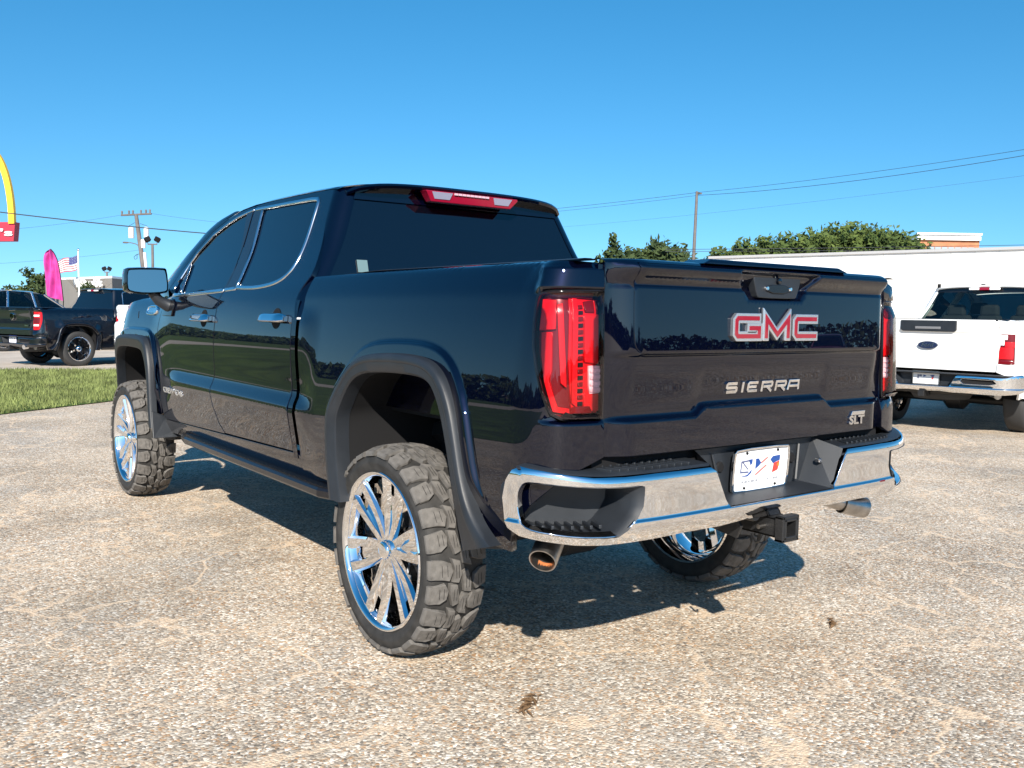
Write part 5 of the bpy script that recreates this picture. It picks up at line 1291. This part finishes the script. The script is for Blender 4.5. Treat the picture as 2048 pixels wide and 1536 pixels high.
MB().tube([q_(281, 494), q_(272, 488), q_(262, 485.5), q_(252, 485)], .03, 6).build('lamp_arm', POLE, UP, 60)
MB().box(q_(251, 485), (.3, .3, .10)).build('lamp_head', POLE, UP, bevel=.02)
MB().tube([q_(280, 507), q_(272, 510), q_(268, 514), (q_(270, 519)), q_(274, 517), q_(274, 508)], .02, 5).build('cable_loop', WIRE, UP, 60)
MB().tube([q_(270, 445), q_(258, 452), q_(257, 458)], .015, 5).tube([q_(280, 447), q_(294, 452), q_(296, 457)], .015, 5).build('jumper_cable', WIRE, UP, 60)
# lot lights
def lot_light(px, top, base_depth, w_, label):
    bs = place(px, base_depth); tz = at_px(px, top, base_depth).z; L_ = empty('lot_light', (bs.x, bs.y, 0)); tag(L_, label, 'lot light')
    MB().tube([(0, 0, 0), (0, 0, tz)], [.10, .08], 8).build('pole', POLE, L_, 60)
    R2 = Vector((rgt.x, rgt.y, 0)).normalized(); MB().tube([R2*-w_+Vector((0, 0, tz)), R2*w_+Vector((0, 0, tz))], .04, 6).build('arm', POLE, L_)
    for s in (-1, 1):
        p = R2*s*(w_*1.05); MB().box((p.x, p.y, tz+.30), (.32, .32, .30), Matrix.Rotation(.5*s, 3, fwd)).build('floodlight', BLACK, L_, bevel=.03)
        MB().tube([(p.x*.9, p.y*.9, tz), (p.x, p.y, tz+.25)], .025, 6).build('stem', POLE, L_)
lot_light(309, 490, 58, .30, 'twin-headed lot light on a thin grey pole beside the transformers')
lot_light(218, 545, 80, .22, 'distant twin-headed lot light rising over the restaurant roof')
# golden arch sign cut by the left edge
sg_ = place(-70, 60); SG = empty('arch_sign', (sg_.x, sg_.y, 0)); tag(SG, 'tall roadside sign with yellow arch leg over a red panel, at the left edge', 'sign')
YE = mat('sign_yellow', (.85, .50, .02), .4); RE = mat('sign_red', (.36, .012, .035), .45)
so_ = lambda px, py, dd=0: at_px(px, py, 60+dd)-Vector((sg_.x, sg_.y, 0))
pz = [so_(-200, 445), so_(30, 444), so_(27, 482), so_(-200, 484)]
MB().add([tuple(p) for p in pz]+[tuple(p+Vector((fwd.x, fwd.y, 0))*.6) for p in pz], [(0, 1, 2, 3), (7, 6, 5, 4), (0, 4, 5, 1), (1, 5, 6, 2), (2, 6, 7, 3), (3, 7, 4, 0)]).build('red_panel', RE, SG)
R2 = Vector((rgt.x, rgt.y, 0)).normalized(); tp_ = so_(-87, 464, -.08); text('sign_lettering', "McDonald's", .62, .06, WHITE, SG, tuple(tp_), tuple(R2), (0, 0, 1), .012, 7.4)
mb = MB()
for (cx, hw) in ((-132, 50), (-29, 51)):
    arc = []
    for k in range(25):
        a = math.pi*k/24; arc.append(so_(cx-hw*math.cos(a), 447-150*math.sin(a)**1.05, -.12))
    for i in range(24): pass
    n = len(arc)
    b0 = len(mb.v)
    for i, p in enumerate(arc):
        t = (arc[min(i+1, n-1)]-arc[max(i-1, 0)]).normalized(); qn = t.cross(fwd).normalized()*.19
        for dd in (qn, -qn): mb.v += [tuple(p+dd), tuple(p+dd+fwd*.3)]
    for i in range(n-1):
        a = b0+i*4
        for (k, l) in ((0, 1), (1, 3), (3, 2), (2, 0)): mb.f.append((a+k, a+l, a+4+l, a+4+k))
mb.build('arch', YE, SG, 40)
for px in (-110, -40): MB().tube([(so_(px, 484).x, so_(px, 484).y, 0), so_(px, 482, .3)], .18, 10).build('post', POLE, SG, 60)
# wires, left
uline('overhead_wire', sag(at_px(-120, 409, 48), at_px(560, 478, 52), .15), .030, 'dark wire sloping down from the arch sign to the windscreen')
uline('overhead_wire', sag(at_px(-120, 468, 62), at_px(243, 430, 62), .2), .008, 'faint wire left of the transformer pole, rising to its crossarm')
uline('overhead_wire', sag(at_px(303, 427, 62), at_px(620, 455, 62), .2), .008, 'faint wire right of the transformer pole, leaving its crossarm')
uline('overhead_wire', sag(at_px(-100, 532, 66), at_px(280, 500, 62), .15), .007, 'lowest faint wire running past the magenta banner')
# ================================================================ other vehicles
TYRE_S = mat('road_tyre', (.03, .03, .031), .7); RIM_BLK = mat('dark_alloy', (.03, .03, .035), .3, .8)
RT_ME = set_mat(MB().lathe([(.255, -.012), (.275, .004), (.31, .010), (.36, .006), (.385, -.012), (.395, -.05), (.396, -.13), (.394, -.2), (.38, -.235), (.33, -.245), (.27, -.235)], 48).mesh('tyre', True), TYRE_S)
RR_ME = set_mat(MB().lathe([(.27, .002), (.262, .004), (.25, -.01), (.242, -.05), (.235, -.16), (.26, -.22)], 48).mesh('rim', 40), CHROME)
RD_ME = set_mat(MB().lathe([(.0001, -.10), (.235, -.10)], 32).mesh('wheel_back'), RIM_BLK)
RH_ME = set_mat(MB().lathe([(.0001, -.012), (.032, -.012), (.038, -.02), (.06, -.03), (.07, -.05), (.07, -.10)], 24).mesh('hub', 35), CHROME)
def rs_mesh():
    mb = MB(); st = [(.04, .05, -.03), (.12, .055, -.03), (.20, .062, -.02), (.25, .085, -.012)]
    for (r, w_, h) in st: mb.v += [(r, h-.04, -w_/2), (r, h, -w_/2*.6), (r, h, w_/2*.6), (r, h-.04, w_/2)]
    for i in range(3):
        for k in range(4): a = i*4+k; b = i*4+(k+1) % 4; mb.f.append((a, b, b+4, a+4))
    return mb.mesh('spoke', 30)
RS_ME = set_mat(rs_mesh(), CHROME)
def road_wheel(T, loc, right, sc=1.0, steer=0, n=6):
    W = empty('wheel', loc, (math.pi if right else 0)+steer, T); W.scale = (sc, sc, sc)
    inst('tyre', RT_ME, W); inst('rim', RR_ME, W); inst('wheel_back', RD_ME, W); inst('hub', RH_ME, W)
    for k in range(n): inst('spoke', RS_ME, W, k*2*math.pi/n+.3)
    return W
def add_rear(T, paint, style):
    # tailgate
    def tq(y, z):
        h = sm((.79-abs(y))/.08); b = .018+.020*sm((z-1.30)/.2)
        if style == 'white': b += .012*sm((z-1.395-.05*sm((abs(y)-.45)/.2))/.03)-.010*sm((1.09-z)/.03)
        else: b += .014*sm((1.10-z)/.03)
        return Vector((-(1.046+b*h), y, z))
    G_ = panel('tailgate', [(.776, .955), (.776, 1.555), (-.776, 1.555), (-.776, .955)], tq, paint, T, .04, .02, (), .05, .004, -1)
    MB().box((-1.03, 0, 1.556), (.09, 1.54, .02)).build('tailgate_cap', PLASTIC if style == 'white' else paint, G_, bevel=.006)
    for sd in (1, -1):
        B = bed_pt if sd > 0 else mir(bed_pt); g = 1 if sd > 0 else -1
        if style == 'white':
            o_ = [(1.010, 1.395), (1.010, 1.05), (1.182, 1.05), (1.182, 1.395)]
            tl_ = panel('tail_lamp', o_, B, RED_DK, T, .03, .03, (), .03, .003, g, -.004)
            panel('brake_lens', [(1.03, 1.24), (1.03, 1.11), (1.172, 1.11), (1.172, 1.24)], B, RED_BRIGHT, tl_, .03, .03, (), .01, .003, g, .004)
            panel('brake_lens', [(1.02, 1.305), (1.02, 1.245), (1.12, 1.245), (1.12, 1.305)], B, RED_BRIGHT, tl_, .03, .03, (), .01, .003, g, .003)
            panel('reverse_lens', [(1.10, 1.385), (1.10, 1.335), (1.172, 1.335), (1.172, 1.385)], B, WHITE_LAMP, tl_, .03, .03, (), .01, .003, g, .004)
            panel('reverse_lens', [(1.13, 1.325), (1.13, 1.27), (1.172, 1.27), (1.172, 1.325)], B, WHITE_LAMP, tl_, .03, .03, (), .01, .003, g, .003)
        else:
            tl_ = panel('tail_lamp', TL_OUT, B, RED_BRIGHT, T, .03, .03, (), .03, .003, g, -.002)
            panel('lens_bar', [(1.02, 1.40), (1.02, 1.365), (1.17, 1.365), (1.17, 1.40)], B, WHITE_LAMP, tl_, .03, .03, (), .006, .002, g, .003)
            panel('lens_bar', [(1.03, 1.19), (1.03, 1.155), (1.17, 1.155), (1.17, 1.19)], B, WHITE_LAMP, tl_, .03, .03, (), .006, .002, g, .003)
            panel('red_border', [(1.0, 1.34), (1.015, 1.21), (1.17, 1.21), (1.17, 1.34)], B, RED_DK, tl_, .03, .03, (), .006, .002, g, .002)
    # bumper
    chrome_b = CHROME if style == 'white' else paint
    o_ = [(a, z) for a, z in BO]
    slot = [(.42, .83), (.44, .865), (.78, .86), (.82, .82), (.74, .80), (.46, .80)]
    bm_ = panel('rear_bumper', o_, bump_pt, chrome_b, T, .05, .02, [slot, [(-a, z) for a, z in slot]], .03, .004, -1, 0, BFT[1::2])
    for sd in (1, -1): 
        mb = MB()
        mb.prism([(a*1.03 if False else a, z) for a, z in offset(slot, .01)], lambda t, z: bump_pt(sd*t, z)+Vector((.06, 0, 0)), lambda t, z: bump_pt(sd*t, z)+Vector((.014, 0, 0))); mb.build('bumper_slot', BLACK, bm_)
    MB().box((-1.06, 0, .912), (.22, 1.9, .016)).build('bumper_top', PLASTIC, bm_, bevel=.006)
    MB().add([(-1.155, .37, .90), (-1.155, .30, .76), (-1.155, -.30, .76), (-1.155, -.37, .90), (-1.06, .34, .91), (-1.06, .27, .77), (-1.06, -.27, .77), (-1.06, -.34, .91)], [(0, 1, 5, 4), (1, 2, 6, 5), (2, 3, 7, 6), (4, 5, 6, 7)]).build('plate_recess', PLASTIC, bm_)
    pl_ = MB().box((-1.085, 0, .845), (.008, .305, .152)).build('number_plate', mat('plate_white', (.82,)*3), T, bevel=.003)
    fr_ = MB(); stroke(fr_, [(-.155, -.078), (-.155, .078), (.155, .078), (.155, -.078)], .010, lambda u, v, h: (-1.085-h, -u, .845+v), -.002, .008, True); fr_.build('plate_frame', CHROME_SOFT if style == 'white' else mat('plate_frame_blue', (.02, .03, .14), .4), pl_)
    def mk(poly, m): MB().prism(poly, lambda u, v: (-1.088, -u, .845+v), lambda u, v: (-1.0905, -u, .845+v)).build('plate_mark', m, pl_)
    mk([(-.10, -.02), (-.10, .035), (-.085, .035), (-.085, -.02)], GREYB); mk([(-.08, .015), (-.08, .035), (-.05, .035), (-.05, .012)], GREYB)
    mk([(-.03, .005), (-.03, .036), (.005, .022)], BLUE); mk([(.05, .034), (.10, .036), (.09, .015), (.07, .012)], BLUE); mk([(.07, .011), (.092, .013), (.085, -.018), (.068, -.02)], REDP)
    hb_ = MB().box((-1.07, .02, .655), (.22, .07, .07)); hb_.build('hitch_receiver', FRAME_BLACK, T, bevel=.004)
    MB().tube([(-.98, -.5, .69), (-.98, .5, .69)], .035, 10).build('hitch_crossbar', FRAME_BLACK, T, 40)
    MB().lathe([(.0001, -.10), (.20, -.10), (.32, -.09), (.36, -.03), (.36, .03), (.32, .09), (.0001, .10)], 28, 'z', (-.55, 0, .66)).build('spare_tyre', TYRE_S, T, 40)
    MB().tube([(.3, -.5, .70), (-.6, -.52, .70), (-.95, -.75, .68), (-1.02, -.80, .67)], .04, 12).build('exhaust_pipe', STEEL, T, 60)
    MB().tube([(0, -.8, .53), (0, .8, .53)], .05, 10).tube([(0, -.16, .53), (0, -.09, .53), (0, .09, .53), (0, .16, .53)], [.06, .14, .14, .06], 12).build('rear_axle', FRAME_BLACK, T, 40)
    # high brake lamp
    bl_ = MB().box((.842, 0, 1.985), (.05, .12, .036)).build('brake_lamp', mat('brake_lamp_red', (.42, .008, .03)), T, bevel=.005)
    for sd in (1, -1): MB().box((.842, sd*.13, 1.985), (.05, .13, .034)).build('cargo_lens', WHITE_LAMP, bl_, bevel=.008)
    return G_
def seats(T):
    for y_, x_ in ((.42, 2.0), (-.42, 2.0), (.45, 1.15), (0, 1.12), (-.45, 1.15)):
        s_ = MB().box((x_, y_, 1.35), (.16, .46 if abs(y_) > .1 else .36, .56), None, .86).build('seat_back', SEAT, T, bevel=.05)
        MB().box((x_-.01, y_, 1.73 if x_ > 1.5 else 1.69), (.10, .26, .17), None, .9).build('head_rest', SEAT, s_, bevel=.04)
    MB().box((2.85, 0, 1.36), (.25, 1.5, .16)).build('dashboard', SEAT, T, bevel=.04)
def make_pickup(label, paint, style, loc, heading, glass, back):
    T = empty('pickup_truck', (loc[0], loc[1], -.235 if style != 'white' else -.18), heading); tag(T, label, 'pickup truck')
    hole = [(1.006, 1.399), (1.006, 1.046), (1.184, 1.046), (1.184, 1.399)] if style == 'white' else None
    build_body(T, paint, glass, CHROME_SOFT if style != 'white' else PLASTIC_G, 3.2, True, PLASTIC if style == 'white' else paint, back, False, 0, hole)
    g_ = add_rear(T, paint, style)
    for x_ in (0, 3.745):
        for sd in (1, -1): road_wheel(T, (x_-.06 if x_ else -.08, sd*.93, .635 if style != 'white' else .575), sd < 0, 1.02 if style != 'white' else 1.0)
    for sd in (1, -1):
        m_ = MB().box((2.80, sd*1.10, 1.54), (.10, .22, .17), None, .9).build('mirror', paint if style == 'white' else PLASTIC_G, T, bevel=.03)
        MB().box((2.82, sd*.98, 1.47), (.06, .12, .05)).build('mirror_arm', PLASTIC, m_, bevel=.01)
        for x_ in (1.05, 2.11): MB().box((x_, sd*1.005, 1.345), (.20, .03, .035)).build('door_handle', CHROME if style != 'white' else paint, T, bevel=.01)
    return T, g_
# white pickup on the right
WT, wg = make_pickup('white pickup with chrome bumper parked facing away at the right edge', PAINT_WHITE, 'white', (2.79, -9.06), rad(-82), GLASS_CLEAR, GLASS_CLEAR)
seats(WT)
ap = MB().prism([(.33, 1.545), (-.33, 1.545), (-.33, 1.43), (-.30, 1.41), (.30, 1.41), (.33, 1.43)], lambda y, z: (-1.08, y, z), lambda y, z: (-1.112, y, z)).build('handle_panel', PLASTIC, wg, bevel=.008)
MB().box((-1.113, 0, 1.455), (.012, .30, .030)).build('release_handle', mat('grey_handle', (.16, .16, .17), .4), ap, bevel=.004)
EB = mat('emblem_blue', (.012, .022, .06), .25)
MB().prism([(.115*math.cos(a), 1.245+.046*math.sin(a)) for a in [k*math.pi/16 for k in range(32)]], lambda y, z: (-1.06, y, z), lambda y, z: (-1.094, y, z)).build('emblem', EB, wg, bevel=.002)
text('emblem_script', 'Ford', .075, .004, CHROME_SOFT, wg, (-1.096, 0, 1.247), (0, -1, 0), (0, -.25, 1), .0006, .13)
MB().tube([(1.7, .25, 2.03), (1.62, .25, 2.06), (1.5, .25, 2.065)], [.03, .02, .012], 6).build('roof_antenna', BLACK, WT)
MB().box((.93, .63, 2.03), (.05, .03, .06)).build('roof_camera', BLACK, WT)
# black pickup on the left
BT, bg2 = make_pickup('black pickup parked beyond the lawn, seen from its right rear corner', PAINT_RAM, 'black', (20.1, -1.53), rad(-70.6), GLASS_DK, None)
MB().prism([(.085, 1.40), (.05, 1.43), (-.05, 1.43), (-.085, 1.40), (-.075, 1.32), (0, 1.26), (.075, 1.32)], lambda y, z: (-1.07, y, z), lambda y, z: (-1.105, y, z)).build('emblem', CHROME, bg2, bevel=.006)
MB().box((-1.092, 0, 1.50), (.012, .26, .035)).build('release_handle', CHROME, bg2, bevel=.004)
MB().box((-1.088, -.58, 1.16), (.008, .16, .03)).build('trim_badge', CHROME_SOFT, bg2)
MB().tube([(-1.10, -.62, .70), (-1.19, -.64, .69)], .05, 14).build('exhaust_tip', CHROME, BT, 60)
# another white pickup, all but hidden
W2 = copy_tree(WT); p_ = place(227, 19.5); hd = rad(-71); f_ = Vector((math.cos(hd), math.sin(hd), 0)); l_ = Vector((-f_.y, f_.x, 0)); q = p_-l_*.99+f_*1.06
W2.location = (q.x, q.y, -.15); W2.rotation_euler = (0, 0, hd); W2['label'] = 'white vehicle almost hidden behind the black truck front fender, a pale sliver'
# dark SUV
def make_suv(label, loc, heading, paint):
    T = empty('suv', (loc[0], loc[1], 0), heading); tag(T, label, 'SUV')
    low = [(-.75, .45), (-.82, .70), (-.78, 1.06), (-.62, 1.10), (2.15, 1.12), (2.95, 1.06), (3.45, .92), (3.55, .70), (3.5, .42)]
    lowc = chaikin(low, 2); mb = MB()
    for (sc, y_) in ((1.0, -.80), (1.0, -.93), (.985, -.95), (.985, .95), (1.0, .93), (1.0, .80)):
        mb.v += [(x, y_, z) for x, z in lowc]
    n = len(lowc)
    for i in range(5):
        for k in range(n): j = (k+1) % n; mb.f.append((i*n+k, i*n+j, (i+1)*n+j, (i+1)*n+k))
    mb.f += [tuple(range(n)), tuple(5*n+k for k in range(n))]
    mb.build('body', paint, T, 40)
    top = [(-.58, 1.10, .90), (-.30, 1.72, .70), (.2, 1.80, .66), (1.05, 1.77, .66), (1.35, 1.70, .68), (2.15, 1.12, .86)]
    mb = MB()
    for x, z, y in top[1:5]: mb.v += [(x, -y, z), (x, -y*.7, z+.03), (x, y*.7, z+.03), (x, y, z)]
    for i in range(3):
        for k in range(3): a = i*4+k; mb.f.append((a, a+1, a+5, a+4))
    mb.build('roof', paint, T, 60)
    for sd in (1, -1):
        def P(i, t=0): x, z, y = top[i]; return Vector((x, sd*y, z))
        for a, b in ((P(0), P(1)), (Vector((.15, sd*.905, 1.10)), Vector((.28, sd*.665, 1.785))), (Vector((1.05, sd*.905, 1.11)), Vector((.98, sd*.665, 1.765))), (P(5), P(4))): MB().tube([a, b], .035, 6).build('pillar', paint if sd > 0 else CHROME_SOFT, T)
        MB().add([P(0), Vector((2.1, sd*.905, 1.11)), P(4), Vector((1.05, sd*.665, 1.765)), Vector((.2, sd*.665, 1.79)), P(1)], [(0, 1, 2, 3, 4, 5)]).build('side_window', GLASS_MED, T)
    MB().add([P(5), Vector((2.15, .86, 1.12)), Vector((1.35, .68, 1.70)), P(4)], [(0, 1, 2, 3)]).build('windscreen', GLASS_CLEAR, T)
    MB().add([P(0), Vector((-.58, .90, 1.10)), Vector((-.30, .70, 1.72)), P(1)], [(0, 1, 2, 3)]).build('rear_window', GLASS_MED, T)
    for x_ in (0, 2.75):
        for sd in (1, -1): road_wheel(T, (x_, sd*.93, .355), sd < 0, .9, 0, 5)
    return T
hd = rad(-72); f_ = Vector((math.cos(hd), math.sin(hd), 0)); q = place(126, 29)-f_*2.25+Vector((0, 0, 0))
make_suv('dark blue SUV whose roof and windows show above the black pickup bed', (q.x, q.y), hd, PAINT_RAM)
# ---- what stands behind the camera and shows in the paint
RT_, rg_ = make_pickup('red pickup parked behind the photographer, seen only mirrored in the tailgate', PAINT_RED, 'black', (-24, -36), rad(60), GLASS_DK, None)
W3 = copy_tree(WT); W3.location = (-16, -40, -.18); W3.rotation_euler = (0, 0, rad(75)); W3['label'] = 'white pickup behind the photographer, seen only mirrored beside the red one'
r_ = random.Random(31); mb = MB()
for k in range(40000):
    t = r_.random(); a = lerp(rad(4), rad(262), t); R_ = lerp(62, 95, min(1, t*2))+6*math.sin(a*5)+r_.gauss(0, 3); top_ = 2.7+.6*math.sin(a*11)+.45*math.sin(a*23+1)+.3*math.sin(a*47)
    z = r_.random()*top_; c = Vector((5+R_*math.cos(a), R_*math.sin(a), z)); s = r_.uniform(.2, .55)
    u = Vector((r_.gauss(0, 1), r_.gauss(0, 1), r_.gauss(0, 1))).normalized(); v = u.orthogonal().normalized(); b = len(mb.v)
    mb.v += [tuple(c-u*s), tuple(c-v*s*.7), tuple(c+u*s), tuple(c+v*s*.7)]; mb.f.append((b, b+1, b+2, b+3))
wd = mb.build('treeline', LEAF_B, None, fix=False); tag(wd, 'dark distant wood across the road, mirrored in the black doors', 'trees', kind='stuff')
